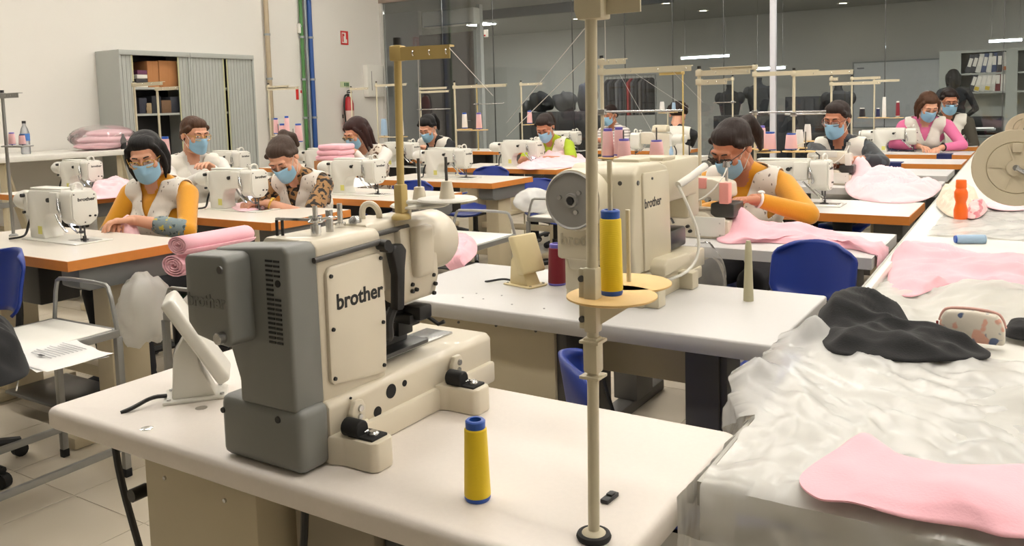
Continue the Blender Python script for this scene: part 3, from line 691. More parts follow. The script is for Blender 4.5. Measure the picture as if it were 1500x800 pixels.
# ------------------------------------------------------------------ people
class Prims:
    def __init__(s): s.p = []
    def cone(s, a, b, r0, r1, lab=0): s.p.append(('c', np.array(a, float), np.array(b, float), r0, r1, lab)); return s
    def chain(s, pts, rs, lab=0):
        for i in range(len(pts)-1): s.cone(pts[i], pts[i+1], rs[i], rs[i+1], lab)
        return s
    def ell(s, c, r, M=None, lab=0): s.p.append(('e', np.array(c, float), np.array(r, float), M, lab)); return s
    def g(s, inf=0.):
        g = G()
        for p in s.p:
            if p[0] == 'c': g.cap(p[1], p[2], p[3]+inf, p[4]+inf, 14, 5)
            else: g.ell(p[1], p[2]+inf, 18, 12, p[3])
        return g
    def labels(s, X):
        best = np.full(len(X), 1e9); lab = np.zeros(len(X), int)
        for p in s.p:
            if p[0] == 'c':
                a, b = p[1], p[2]; ab = b-a; t = np.clip(((X-a) @ ab)/(ab @ ab+1e-12), 0, 1)
                d = np.linalg.norm(X-a-t[:, None]*ab, axis=1)-(p[3]+(p[4]-p[3])*t); l = p[5]
            else:
                Y = X-p[1]
                if p[3] is not None: Y = Y @ np.array(p[3].to_3x3())
                k = np.linalg.norm(Y/p[2], axis=1); d = (k-1)*p[2].min(); l = p[4]
            m = d < best; best[m] = d[m]; lab[m] = l
        return lab
def to_mesh(name, chunks, mats, parent, label=None):
    """chunks: list of (verts Nx3, faces, face labels) joined into one mesh"""
    V = []; F = []; L = []; o = 0
    for v, f, l in chunks:
        V.append(v); F += [tuple(i+o for i in q) for q in f]; L += list(l); o += len(v)
    me = bpy.data.meshes.new(name); me.from_pydata(np.concatenate(V).tolist(), [], F)
    ob = link(name, me, mats, parent)
    me.polygons.foreach_set('material_index', np.array(L, dtype=np.int32)); me.polygons.foreach_set('use_smooth', [True]*len(me.polygons)); me.update()
    if label: ob['label'] = label
    return ob
def fcent(v, f): return np.array([v[list(q)].mean(0) for q in f])
def smooth_rim(v, f, it=8):
    E = {}
    for q in f:
        for a, b in zip(q, q[1:]+q[:1]): k = (min(a, b), max(a, b)); E[k] = E.get(k, 0)+1
    nb = {}
    for (a, b), c in E.items():
        if c == 1: nb.setdefault(a, []).append(b); nb.setdefault(b, []).append(a)
    v = v.copy(); ks = list(nb)
    for _ in range(it):
        new = {k: v[k]*.4+np.mean([v[j] for j in nb[k]], 0)*.6 for k in ks}
        for k in ks: v[k] = new[k]
    return v
def ik(sh, ha, l1, l2, hint):
    sh = Vector(sh); ha = Vector(ha); d = ha-sh; L = d.length
    if L > (l1+l2)*.995: ha = sh+d*((l1+l2)*.995/L); d = ha-sh; L = d.length
    a = (l1*l1-l2*l2+L*L)/(2*L); h = math.sqrt(max(l1*l1-a*a, 0)); u = d/L
    hv = Vector(hint); hv = (hv-u*hv.dot(u)).normalized()
    return sh+u*a+hv*h, ha
def hand(P, wrist, d, n, thumb, curl=.5, pinch=False):
    d = Vector(d).normalized(); n = Vector(n); n = (n-d*n.dot(d)).normalized(); s = Vector(thumb); s = (s-d*s.dot(d)-n*s.dot(n)).normalized(); w = Vector(wrist)
    for k in (-.026, -.009, .009, .026): P.cone(w+d*.01+s*k*.7, w+d*.08+s*k, .0145, .0125)
    for k, (off, L) in enumerate(((.033, .068), (.011, .078), (-.011, .072), (-.033, .056))):
        b = w+d*.082+s*off; c = curl*(1+.12*k)
        d1 = d*math.cos(c*.6)+n*math.sin(c*.6); d2 = d*math.cos(c*1.4)+n*math.sin(c*1.4); d3 = d*math.cos(c*2)+n*math.sin(c*2)
        p1 = b+d1*L*.42; p2 = p1+d2*L*.33; p3 = p2+d3*L*.25
        P.chain([b, p1, p2, p3], [.0095, .0088, .0082, .0072])
    tb = w+d*.028+s*.026; td = (d*.72+s*.55+n*.35).normalized(); tp = tb+td*.04; te = tp+(d*.85+n*.35-s*.1).normalized()*.032
    P.chain([tb, tp, te], [.0125, .0105, .0085])
def person(label, loc, rz=0, lean=12, head=(20, 0, 0), hands=None, elbow=None, skin=None, shirt=None, sleeve='long', cuff=None, vest=None, hair=('bun', None),
           glasses=None, mask=True, k=1., vox=.009, hv=.0042, trousers=None, legs=True, group=None, closed=True, watch=None, hipz=.55, standing=False, vest_len=-.12, name='person'):
    skin = skin or SKIN; shirt = shirt or S_white
    T = thing(name, label, 'person', loc, rz, group); T.scale = (k, k, k)
    th = R(lean); RM = Matrix.Rotation(th, 3, 'X'); RMn = np.array(RM)
    P0 = Vector((0, 0, hipz))
    def tp(x, f, t): return P0+RM @ Vector((x, -f, t))     # torso point: side, forward, along spine
    B = Prims()
    for c, r in (((0, 0, 0), (.17, .125, .11)), ((0, .005, .14), (.148, .112, .13)), ((0, .0, .3), (.158, .112, .15)), ((.066, .075, .29), (.062, .05, .06)), ((-.066, .075, .29), (.062, .05, .06))):
        B.ell(tp(*c), r, RM, 1)
    B.cone(tp(-.135, -.01, .425), tp(.135, -.01, .425), .062, .062, 1)
    nb = tp(0, .0, .485); hp, hy, hr = (R(q) for q in head)
    for s in (-1, 1): B.cone(tp(s*.1, -.015, .43), tp(s*.03, -.01, .48), .055, .05, 1)
    TV = Prims(); TV.p = [q for q in B.p]
    # head frame
    HR = (Matrix.Rotation(hy, 3, 'Z') @ Matrix.Rotation(hp, 3, 'X') @ Matrix.Rotation(hr, 3, 'Y'))
    hc = nb+(RM @ Vector((0, -.02, .07)))*.75+HR @ Vector((0, -.012, .1))
    B.cone(tp(0, .0, .44), hc+HR @ Vector((0, .025, -.07)), .056, .05, 0)
    # arms
    hands = hands or ((.13, -.36, .8), (-.13, -.36, .8)); elbow = elbow or ((.7, .4, -.8), (-.7, .4, -.8)); HP = []
    for s, ha, hint in ((1, hands[0], elbow[0]), (-1, hands[1], elbow[1])):
        sh = tp(s*.178, 0, .415); d0 = (Vector(ha)-sh).normalized()
        el, wr = ik(sh, Vector(ha), .275, .245, hint)
        ul = 1; fl_ = 1
        B.cone(sh, sh.lerp(el, .45), .056, .05, 1)
        if sleeve == 'short': B.cone(sh.lerp(el, .4), sh.lerp(el, .7), .056, .056, 1); B.cone(sh.lerp(el, .6), el, .046, .042, 0); fl_ = 0
        else: B.cone(sh.lerp(el, .4), el, .05, .044, 1)
        fo = wr-el
        if sleeve == 'long': B.cone(el, el+fo*.9, .044, .033, 1); B.cone(el+fo*.85, wr, .027, .026, 0)
        elif sleeve == 'rolled': B.cone(el, el+fo*.12, .046, .046, 1); B.cone(el+fo*.1, el+fo*.5, .049, .047, 3); B.cone(el+fo*.45, wr, .036, .026, 0)
        else: B.cone(el, el+fo*.35, .042, .043, 0); B.cone(el+fo*.35, wr, .043, .026, 0)
        H = Prims(); fd = fo.normalized(); n = Vector((0, -.15, -1)); th_ = Vector((-s, -.2, 0))
        hd = (fd*.6+Vector((-s*.25, -.55, -.15))).normalized() if not standing else fd
        H.cone(wr-fd*.03, wr+hd*.015, .026, .024); hand(H, wr, hd, n, th_, .55 if s > 0 else .65)
        HP.append((H, wr, fd))
    if legs:
        for s in (-1, 1):
            if standing:
                kn = Vector((s*.1, -.02, .48)); an = Vector((s*.11, .0, .09)); B.chain([(s*.09, 0, hipz-.02), kn, an], [.09, .062, .045], 2); B.cone(an+Vector((0, .02, -.05)), an+Vector((0, -.15, -.06)), .035, .03, 2)
            else:
                hj = Vector((s*.09, -.02, hipz-.025)); kn = Vector((s*.11, -.42, hipz-.03)); an = Vector((s*.11, -.36, .09))
                B.chain([hj, kn, an], [.088, .064, .045], 2); B.cone(an+Vector((0, .02, -.05)), an+Vector((0, -.16, -.058)), .036, .03, 2)
    v, f = remesh(B.g(), vox, 5); chunks = [(v, f, B.labels(fcent(v, f)))]
    # head
    Hd = Prims()
    Hd.ell((0, .012, .032), (.074, .093, .084)); Hd.ell((0, -.03, -.03), (.06, .062, .085)); Hd.ell((0, -.06, -.098), (.026, .024, .02)); Hd.cone((-.045, -.02, -.08), (0, -.06, -.1), .028, .022); Hd.cone((.045, -.02, -.08), (0, -.06, -.1), .028, .022)
    Hd.cone((0, -.09, .014), (0, -.108, -.026), .008, .0125); Hd.ell((.013, -.097, -.03), (.009, .01, .008)); Hd.ell((-.013, -.097, -.03), (.009, .01, .008)); Hd.cone((-.04, -.079, .03), (.04, -.079, .03), .012, .012); Hd.ell((.04, -.066, -.02), (.024, .022, .022)); Hd.ell((-.04, -.066, -.02), (.024, .022, .022))
    Hd.ell((0, -.088, -.062), (.024, .012, .008)); Hd.ell((0, -.087, -.073), (.021, .011, .007))
    for s in (-1, 1): Hd.ell((s*.077, .012, -.004), (.009, .019, .031), Matrix.Rotation(.25, 3, 'X')); Hd.ell((s*.031, -.078, .01), (.017, .014, .012))
    Hd.cone((0, .022, -.06), (0, .03, -.13), .05, .05)
    v, f = remesh(Hd.g(), hv, 2); v = v @ np.array(HR).T+np.array(hc); chunks.append((v, f, [0]*len(f)))
    for H, wr, fd in HP:
        v, f = remesh(H.g(), hv*.85, 2); chunks.append((v, f, [0]*len(f)))
    to_mesh('body', chunks, [skin, shirt, trousers or S_trou, cuff or shirt], T)
    HM = Matrix.Translation(hc) @ HR.to_4x4()
    def hpart(nm, g, m, sm=40, par=T):
        g.v = [tuple(HM @ Vector(q)) for q in g.v]; return part(nm, g, m, par, sm)
    # vest
    if vest:
        v, f = remesh(TV.g(.013), .009, 6); c = fcent(v, f); q = (c-np.array(P0)) @ RMn       # rows: side, -forward, along
        x, fw, t = q[:, 0], -q[:, 1], q[:, 2]
        keep = (np.abs(x) < .165) & (t > vest_len) & ~((fw > -.01) & (t > .31+np.abs(x)*2.6)) & ~((np.abs(x) > .12) & (t < .36) & (t > .3)) & (t < .5)
        ff = [f[i] for i in np.nonzero(keep)[0]]
        v = smooth_rim(v, ff)
        used = sorted({i for q_ in ff for i in q_}); mp = {a: b for b, a in enumerate(used)}
        ob = to_mesh('vest', [(v[used], [tuple(mp[i] for i in q_) for q_ in ff], [0]*len(ff))], [vest], T)
        md = ob.modifiers.new('s', 'SOLIDIFY'); md.thickness = .004
    # hair
    st, hm = hair; h = Prims(); h.ell((0, .026, .04), (.082, .096, .083)); h.ell((0, -.015, .078), (.066, .062, .042))
    if st in ('bun', 'highbun', 'pony', 'low'):
        for s in (-1, 1): h.cone((s*.066, -.035, .055), (s*.068, .03, .01), .018, .024)
        h.ell((0, .07, -.01), (.066, .045, .06))
        if st == 'bun': h.ell((0, .125, .0), (.04, .036, .04)); h.ell((.015, .13, .02), (.026, .026, .026))
        if st == 'highbun': h.ell((0, .115, .075), (.034, .036, .034)); h.chain([(0, .125, .07), (.03, .145, .03), (.035, .135, -.03)], [.026, .026, .016])
        if st == 'pony': h.chain([(0, .1, .05), (.01, .15, .03), (.02, .165, -.05), (.02, .15, -.13)], [.03, .034, .03, .012])
        if st == 'low': h.ell((0, .105, -.04), (.045, .035, .035))
    elif st in ('bob', 'long'):
        e = -.12 if st == 'bob' else -.17
        for s in (-1, 1):
            h.chain([(s*.066, -.045, .06), (s*.08, -.025, .0), (s*.08, -.02, -.06), (s*.07, -.03, e)], [.016, .018, .017, .008])
            h.chain([(s*.07, .03, .03), (s*.083, .02, -.03), (s*.078, .01, e+.01)], [.03, .028, .014])
        h.chain([(0, .08, .02), (0, .085, -.06), (0, .07, e)], [.06, .055, .03]); h.cone((-.05, .07, -.03), (-.05, .06, e), .04, .02); h.cone((.05, .07, -.03), (.05, .06, e), .04, .02)
    elif st == 'curly':
        r = np.random.default_rng(3)
        for _ in range(40):
            a = r.normal(size=3); a /= np.linalg.norm(a); a[1] = abs(a[1])*.9-.15; a[2] = a[2]*.7+.25; h.ell(np.array((0, .02, .03))+a*.095, (.026, .026, .026))
    v, f = remesh(h.g(), .0062, 9); v = v @ np.array(HR).T+np.array(hc); to_mesh('hair', [(v, f, [0]*len(f))], [hm or H_dark], T)
    # eyes, brows
    for s in (-1, 1):
        if not closed:
            e = hpart('eye', G().ell((s*.031, -.0865, .0105), (.0125, .007, .0065), 12, 8), M_eye); hpart('iris', G().ell((s*.031-.002, -.0915, .010), (.0056, .0036, .0056), 10, 6), M_iris, par=e)
        else: hpart('eyelash', G().tube([(s*.018, -.0915, .008), (s*.031, -.0945, .003), (s*.045, -.0885, .007)], .0016, 5, 1), M_iris)
        hpart('eyebrow', G().tube([(s*.014, -.0925, .03), (s*.03, -.093, .036), (s*.05, -.08, .03)], .0034, 6, 1), hm or H_dark)
    if mask:
        P = []
        for j in range(13):
            vv = j/12; row = []
            for i in range(25):
                u = -1+i/12; a = u*1.2; z = (.002-.022*u*u)*(1-vv)+(-.112+.035*u*u)*vv
                bump = .026*math.exp(-(u/.35)**2)*(math.exp(-((vv-.3)/.35)**2))+.008*(1-abs(u))
                y = -.026-(.072+bump-.006*vv)*math.cos(a)-.0016*math.sin(vv*6*PI)*(1-u*u); row.append((.0715*math.sin(a)*(1-.06*vv), y, z))
            P.append(row)
        mk = hpart('face_mask', G().grid(P), M_mask); md = mk.modifiers.new('s', 'SOLIDIFY'); md.thickness = .0015
        for s in (-1, 1): hpart('ear_loop', G().tube([(s*.066, -.05, -.018), (s*.076, -.02, .012), (s*.082, .012, .026), (s*.085, .03, .0), (s*.08, .012, -.028), (s*.065, -.046, -.078)], .0016, 5, 2), M_plate, par=mk)
    if glasses:
        gm = glasses; g = G()
        for s in (-1, 1):
            pts = []
            for i in range(20):
                a = 2*PI*i/20; cx = math.copysign(abs(math.cos(a))**.7, math.cos(a)); cz = math.copysign(abs(math.sin(a))**.7, math.sin(a))
                pts.append((s*.034+.025*cx, -.113+.006*(s*cx)**2*1.0+.012*max(0, s*cx), .006+.017*cz))
            g.tube(pts, .0021, 6, closed=True)
            g.tube([(s*.059, -.1, .012), (s*.079, -.05, .012), (s*.084, .02, .008)], .002, 6)
        g.tube([(-.009, -.114, .01), (0, -.117, .013), (.009, -.114, .01)], .002, 6)
        gl = hpart('spectacles', g, gm)
        for s in (-1, 1): hpart('lens', G().lathe([(.0235, 0), (.0235, .0012)], 18, (s*.034, -.113, .006), (0, 1, 0), sc_=(1, .68)), M_lens, par=gl)
    for s, (H, wr, fd) in zip((1, -1), HP):
        if watch and watch[0] == s:
            wt = part('wristwatch', G().tube([Vector(wr)-fd*.012+_perp(fd, a)*.0295 for a in np.linspace(0, 2*PI, 18)[:-1]], .006, 6, closed=True).ell(Vector(wr)-fd*.012+_perp(fd, 0)*.032, (.015, .015, .009)), watch[1], T)
    return T
def _perp(d, a):
    d = Vector(d).normalized(); u = d.cross(Vector((0, 0, 1))).normalized(); v = u.cross(d); return v*math.cos(a)+u*math.sin(a)
# ------------------------------------------------------------------ foreground table and its machine
FX0, FX1, FY0, FY1 = -1.572, -.408, .812, 1.305
ft = thing('machine_table', 'large bare white table with rounded edges carrying the grey-backed buttonhole machine', 'table', (FX0, FY0, 0))
fw, fd_ = FX1-FX0, FY1-FY0
def rrect(w, d, r, n=6):
    p = []
    for cx, cy, a0 in ((w-r, r, -90), (w-r, d-r, 0), (r, d-r, 90), (r, r, 180)):
        for i in range(n+1): a = R(a0+90*i/n); p.append((cx+r*math.cos(a), cy+r*math.sin(a)))
    return p
def rounded_top(w, d, z0, z1, rc, re, n=4):
    """tabletop with rounded corners and a rounded upper and lower edge"""
    base = rrect(w, d, rc); rings = []
    prof = [(re*.5, z0), (0, z0+re*.5)]+[(re*(1-math.cos(PI/2*i/n)), z1-re+re*math.sin(PI/2*i/n)) for i in range(n+1)]
    for ins, z in prof: rings.append([(x+(w/2-x)*ins*2/w, y+(d/2-y)*ins*2/d, z) for x, y in base])
    g = G(); k = len(base); vs_ = [p for r_ in rings for p in r_]; f = []
    for j in range(len(rings)-1):
        for i in range(k): f.append((j*k+i, j*k+(i+1) % k, (j+1)*k+(i+1) % k, (j+1)*k+i))
    f.append(tuple(range(k))[::-1]); f.append(tuple((len(rings)-1)*k+i for i in range(k)))
    return g.add(vs_, f)
part('tabletop', rounded_top(fw, fd_, ZT-.042, ZT, .014, .012), M_lam, ft, 50)
q = aty(212, 690, FY0+.03); bx0 = q.x-FX0; bx1 = aty(376, 760, FY0+.03).x-FX0
cb = part('control_box', G().b2(bx0, bx1, .03, .36, .2, ZT-.052, .004), M_beige, ft)
g = G()
for px, py in ((242, 700), (330, 733)):
    p = aty(px, py, FY0+.03); screw(g, (p.x-FX0, .03, p.z), (0, -1, 0), .004, .003)
part('screw_set', g, M_steel, cb)
part('rubber_seal', G().b2(bx0, bx1, .026, .034, ZT-.056, ZT-.042), M_black, cb)
part('leg', G().b2(bx0-.035, bx0-.008, .06, .42, .04, ZT-.042, .004), M_beige, ft)
part('leg', G().b2(fw-.2, fw-.14, .12, .4, .04, ZT-.042, .004), M_beige, ft)
for lx in (bx0-.02, fw-.17): part('foot', G().b2(lx-.03, lx+.03, -.02, fd_, 0, .045, .008), M_beige, ft)
part('adjuster_knob', G().cyl((bx0-.03, .02, ZT-.13), (bx0-.03, .05, ZT-.13), .012), M_black, ft)
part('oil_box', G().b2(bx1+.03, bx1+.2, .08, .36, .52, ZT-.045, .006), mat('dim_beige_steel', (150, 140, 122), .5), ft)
part('motor', G().lathe([(.03, 0), (.06, .01), (.06, .13), (.03, .15)], 18, (bx1+.26, .1, .6), (0, 1, 0)).b2(bx1+.21, bx1+.3, .09, .2, .64, ZT-.042, .004), M_black, ft)
c0 = aty(168, 658, FY0+.1); part('cable', G().tube([(c0.x-FX0, .1, ZT-.05), (c0.x-FX0+.005, .1, ZT-.15), (c0.x-FX0+.03, .12, .45), (c0.x-FX0+.07, .15, .2), (c0.x-FX0+.12, .2, .02)], .007, 8, 2), M_black, ft)
part('cable', G().tube([(bx1+.1, .04, ZT-.05), (bx1+.09, .04, ZT-.14), (bx1+.05, .05, ZT-.22)], .006, 8, 2), M_black, ft)
for px, py in ((215, 628), (295, 598)):
    p = atz(px, py, ZT); part('bolt_cap', G().lathe([(.011, 0), (.011, .0012), (.008, .002)], 20, (p.x-FX0, p.y-FY0, ZT-.0005)), M_chrome, ft)
buttonhole_front((-.99, .83, ZT))
pedestal((-1.37, .985, ZT), R(50), 'white wedge-shaped operation panel beside the grey-backed machine', M_white, tilt=-.53, ln=.19)
cone('thread_cone', (-.648, .906, ZT), 'yellow thread cone with blue core standing on the bare white table', T_yel, h=.113, r0=.0185, r1=.0155)
p = atz(893, 732, ZT); single('seam_clip', G().box((0, 0, .003), (.012, .032, .006), .0015).box((0, .004, .007), (.009, .012, .003), .001), M_black, 'small black clip lying beside the thread stand pole on the white table', 'clip', (p.x, p.y, ZT), R(-4))
# thread stand in front (tall pole with two fibre trays)
pb = atz(870, 789, ZT); ptop = aty(866.5, 0, pb.y+.004); ptop.z = 1.43
st_ = stand('tall beige thread stand with two fibre trays at the edge of the front table', pb, ptop+Vector((0, 0, .06)), [], (), M_pole, .0072, cap=False)
d_ = ptop-pb
def sp_(z): return d_*((z-ZT)/d_.z)
part('base_ring', G().add(*_ring((0, 0, .004), .017, .005, 24, 8, 'z')), M_rub, st_)
zt_ = 1.058; c = sp_(zt_)
br = part('tray_bracket', G().box(c+Vector((0, 0, .015)), (.0175, .0175, .08), .003).box(c+Vector((-.012, -.0, .015)), (.012, .006, .075), .002).prism([(0, -.02), (0, .012), (.06, .012)], -.004, .004, 'y', M=Matrix.Translation(c) @ Matrix.Rotation(.7, 4, 'Z')), M_pole, st_)
g = G(); screw(g, c+Vector((-.013, -.003, .04)), (0, -1, 0), .0045, .003); screw(g, c+Vector((-.013, -.003, -.01)), (0, -1, 0), .0045, .003); part('screw_set', g, M_dsteel, br)
part('collar', G().box(sp_(1.005), (.02, .02, .045), .004).box(sp_(1.022), (.026, .026, .004), .001).box(sp_(.978), (.026, .026, .004), .001), M_pole, st_)
t1c = c+Vector((.012, .028, .012)); t2c = c+Vector((.0, .105, .012))
for k_, (tc_, pn) in enumerate(((t1c, .17), (t2c, .1))):
    tr = part('tray', G().lathe([(.003, 0), (.053, 0), (.056, .0015), (.056, .0035), (.053, .005), (.003, .005)], 40, tc_), M_disc, st_)
    part('spool_pin', G().cyl(tc_, tc_+Vector((0, 0, pn)), .0032, n=8), M_pole, tr)
part('tray_bar', G().box((t1c+t2c)/2-Vector((0, 0, .003)), (.012, .13, .005), rz=-.24), M_pole, st_)
part('hose_pin', G().tube([t2c+Vector((-.02, -.03, .006)), t2c+Vector((-.026, -.03, .03))], .0025, 6), M_black, st_)
hz = sp_(1.42)
hd_ = part('guide_head', G().prism([(-.014, -.012), (.018, -.012), (.018, .03), (-.016, .05), (-.018, .0)], -.012, .014, 'y', .002, M=Matrix.Translation(hz)), M_pole, st_)
part('guide_arm', G().box(hz+Vector((.035, .005, .002)), (.05, .003, .018)).box(hz+Vector((.034, .015, .014)), (.05, .035, .002), ry=.1), M_pole, hd_)
cone('thread_cone', pb+t1c+Vector((.0, 0, .005)), 'yellow thread cone with blue core sitting on the fibre tray of the tall stand', T_yel, h=.105, r0=.0142, r1=.0132)

# ochre stand fixed on top of the front machine, two white trays
ob = Vector((-.985, .83+.275, ZT+.35)); ot = aty(582, 66, ob.y); ob.x = aty(588, 320, ob.y).x
os_ = stand('ochre thread stand fixed on top of the grey-backed machine', ob, ot, [(.1, .02, -.012)], (), M_pole2, .0066)
part('clamp', G().box((ot-ob)*.12+Vector((0, 0, .0)), (.018, .018, .05), .003), M_pole2, os_)
for px, py, pyt in ((615, 302, 232), (655, 294, 230)):
    c = aty(px, py, ob.y+.05)-ob; h_ = aty(px, pyt, ob.y+.05)-ob
    tr = part('tray', G().lathe([(.003, 0), (.05, 0), (.053, .002), (.05, .005), (.003, .004)], 36, c), M_plate, os_)
    part('spool_pin', G().cyl(c, (c.x, c.y, h_.z), .0026, n=8), M_dsteel, tr)
    part('cone_holder', G().lathe([(.014, .004), (.009, .034), (.006, .035)], 16, c), M_cream, tr)
    part('tray_arm', G().tube([(ot-ob)*.1, (c.x, c.y, c.z-.003)], .004, 8), M_plate, os_)

# ------------------------------------------------------------------ second white table with bartacking machine
SX0, SX1, SY0, SY1 = -1.655, -.488, 1.812, 2.348
s2 = thing('machine_table', 'grey-white machine table with a charcoal column leg under the bartacking machine', 'table', (SX0, SY0, 0))
part('tabletop', rounded_top(SX1-SX0, SY1-SY0, ZT-.042, ZT, .006, .006), M_lamg, s2, 50)
lx = atz(1000, 515, .72).x-SX0
part('leg', G().b2(lx, lx+.082, .04, .16, .04, ZT-.042, .003).b2(lx+.082, lx+.1, .05, .15, .04, ZT-.042, .003), M_dleg, s2)
part('foot', G().b2(lx, lx+.09, -.03, SY1-SY0, 0, .05, .006), M_dleg, s2)
part('leg', G().b2(.08, .17, .04, .16, .04, ZT-.042, .003), M_dleg, s2); part('foot', G().b2(.08, .17, -.03, SY1-SY0, 0, .05, .006), M_dleg, s2)
b0 = .15; b1 = aty(812, 500, SY0+.03).x-SX0
cb = part('control_box', G().b2(b0, b1, .03, .3, .3, ZT-.043, .004), M_beige, s2)
g = G()
for px, py in ((672, 472), (727, 477), (785, 485), (805, 605)): p = aty(px, py, SY0+.03); screw(g, (p.x-SX0, .03, p.z), (0, -1, 0), .004, .003)
part('screw_set', g, M_dsteel, cb)
part('side_panel', G().b2(b1, b1+.03, .04, .3, .3, ZT-.043, .003), M_dleg, s2)
part('oil_tray', G().b2(lx-.3, lx-.01, .2, .46, .58, ZT-.043, .004), M_beige, s2)
part('pedal_bar', G().b2(b1-.2, lx+.1, .25, .3, .12, .16, .004).b2(b1+.05, b1+.14, -.02, .3, .1, .12, .004), M_dsteel, s2)
part('pedal', G().b2(b1+.02, b1+.34, .06, .28, .13, .145, .004), M_dsteel, s2)
part('cable', G().tube([(b1+.12, .02, ZT-.05), (b1+.15, .02, .6), (b1+.19, .04, .45), (b1+.2, .06, .3), (b1+.26, .1, .12)], .005, 8, 2), M_black, s2)
g = G()
for px, py in ((678, 436), (698, 430), (797, 452), (735, 433), (750, 446), (708, 438)):
    p = atz(px, py, ZT); g.lathe([(.003, 0), (.003, .0008), (.001, .001)], 8, (p.x-SX0, p.y-SY0, ZT-.0002))
part('holes', g, M_dsteel, s2)
buttonhole_second((-.99, 1.985, ZT))
pedestal((-1.315, 2.115, ZT), R(-14), 'aged beige operation panel beside the maroon thread cone', mat('aged_beige', (218, 202, 158), .5), True, tilt=-.3, ln=.14, zs=.84)
cone('thread_cone', (-1.225, 2.16, ZT), 'maroon thread cone behind the bartacking machine', T_red, M_violet, h=.125, r0=.028, r1=.024)
single('thread_post', G().lathe([(.0135, 0), (.0135, .003), (.0085, .15), (.006, .163)], 20), mat('khaki_plastic', (186, 180, 150), .5), 'tapered khaki post standing alone on the grey-white table', 'post', (-.659, 2.2, ZT))

# ------------------------------------------------------------------ rows of sewing tables
M_orl = 'sewing table with orange edge band, '
tb = {}
def tab(key, xr, yn, lab, **kw): tb[key] = table_orange((xr, yn, 0), lab, **kw); return tb[key]
tab('T1', -3.09, 1.72, 'orange-edged sewing table in front of the woman with floral cuffs')
tab('T2', -3.18, 2.785, 'orange-edged sewing table where the woman in leopard sleeves leans')
tab('T3', -3.12, 3.74, 'orange-edged sewing table with an unattended machine behind the leopard-sleeved woman')
tab('T4', -3.26, 4.85, 'orange-edged sewing table with an unattended machine and a blue chair behind it')
tab('T5', -3.40, 6.02, 'orange-edged sewing table of the woman in lime sleeves')
tab('R0', -.474, 2.96, 'grey-white overlock table behind the blue chair', W=1.1, top=M_lamg, edge=M_lamg, legmat=M_dleg, box=False)
tab('R1', -.493, 4.05, 'orange-edged sewing table beside the pale blue cone on the cutting table', top=M_lamg)
tab('R2', -.505, 5.22, 'grey overlock table under the tumbled pink cloth beside the orange bottle', top=M_lamg, edge=M_lamg, legmat=M_dleg, box=False)
tab('R3', -.53, 6.15, 'grey empty table behind the tumbled pink cloth', top=M_lamg, edge=M_lamg, legmat=M_dleg, box=False, W=.95)
tab('R4', -.52, 7.2, 'orange-edged table with a navy strip hanging over its edge, behind the checked-sleeve woman', top=M_lamg, W=.95)
tab('R5', -.53, 8.3, 'orange-edged sewing table where the woman in a rose top works', top=M_lamg)
tab('R6', -.56, 9.55, 'orange-edged sewing table of the woman in an olive top before the glass', top=M_lamg, D=.34, box=False)
tab('L2a', -5.33, 3.1, 'orange-edged sewing table by the wall bench with pink cloth on it')
tab('L2b', -5.33, 4.3, 'orange-edged sewing table beside the grey cupboards')
tab('L2c', -5.33, 5.56, 'orange-edged sewing table behind the woman with marbled vest')
tab('L2d', -5.35, 6.9, 'orange-edged sewing table before the dark office door')
tab('L2e', -5.25, 8.3, 'orange-edged sewing table close to the glass')
mx_ = aty(1012, 225, 7.45).x
tab('M1', mx_, 7.4, 'small white table under the machine with the lit display', top=M_trol, edge=M_trol, legmat=M_trol, box=False, W=.95)
tab('M2', -3.3, 8.6, 'orange-edged sewing table of the woman in striped sleeves', box=False)
tab('M0', mx_+.9, 6.0, 'orange-edged table carrying several white thread cones', box=False, W=.9)

def mach(px, y, lab, **kw):
    x = aty(px, 260, y).x-.145
    m = lockstitch((x, y, ZT), lab, **kw); m.scale = (.92, .95, .80); return m
mach(112, 2.04, 'white lockstitch machine with glowing lamp before the woman with floral cuffs')
mach(372, 3.12, 'white lockstitch machine before the woman in leopard sleeves')
mach(549, 3.98, 'white lockstitch machine unattended behind the leopard-sleeved woman', led=False)
mach(680, 5.14, 'white lockstitch machine unattended in front of the woman with black ponytail', led=False)
mach(785, 6.34, 'white lockstitch machine before the woman in lime sleeves')
mach(135, 3.46, 'white lockstitch machine beside the wall bench with pink cloth on its bed')
mach(355, 4.6, 'white lockstitch machine standing before the grey cupboards', led=False)
mach(497, 5.0, 'white lockstitch machine before the woman with loose auburn hair', led=False)
mach(606, 6.0, 'white lockstitch machine before the woman with black ponytail', led=False)
mach(845, 8.5, 'white lockstitch machine half hidden by the tall beige pole', led=False)
mach(1204, 4.36, 'white lockstitch machine unattended behind the mustard sleeve', led=False)
mach(1335, 8.62, 'white lockstitch machine before the woman in a rose top', led=False)
# overlock machines
x = aty(1030, 330, 3.22).x
o_ = overlock((x, 3.22, ZT), 'overlock machine with salmon name panel before the woman in mustard sleeves', pink=True); o_.scale = (1., 1, .92)
x = aty(1225, 290, 5.45).x
o_ = overlock((x-.02, 5.45, ZT), 'overlock machine half buried in pink cloth before the woman in checked sleeves'); o_.scale = (.9, .9, .8)
x = aty(955, 215, 7.62).x
o_ = lockstitch((x, 7.62, ZT), 'cream machine with a lit display beside the woman seen from behind', R(180), False, True); o_.scale = (1, 1, .85); setmat(o_, 'arm', M_cream)

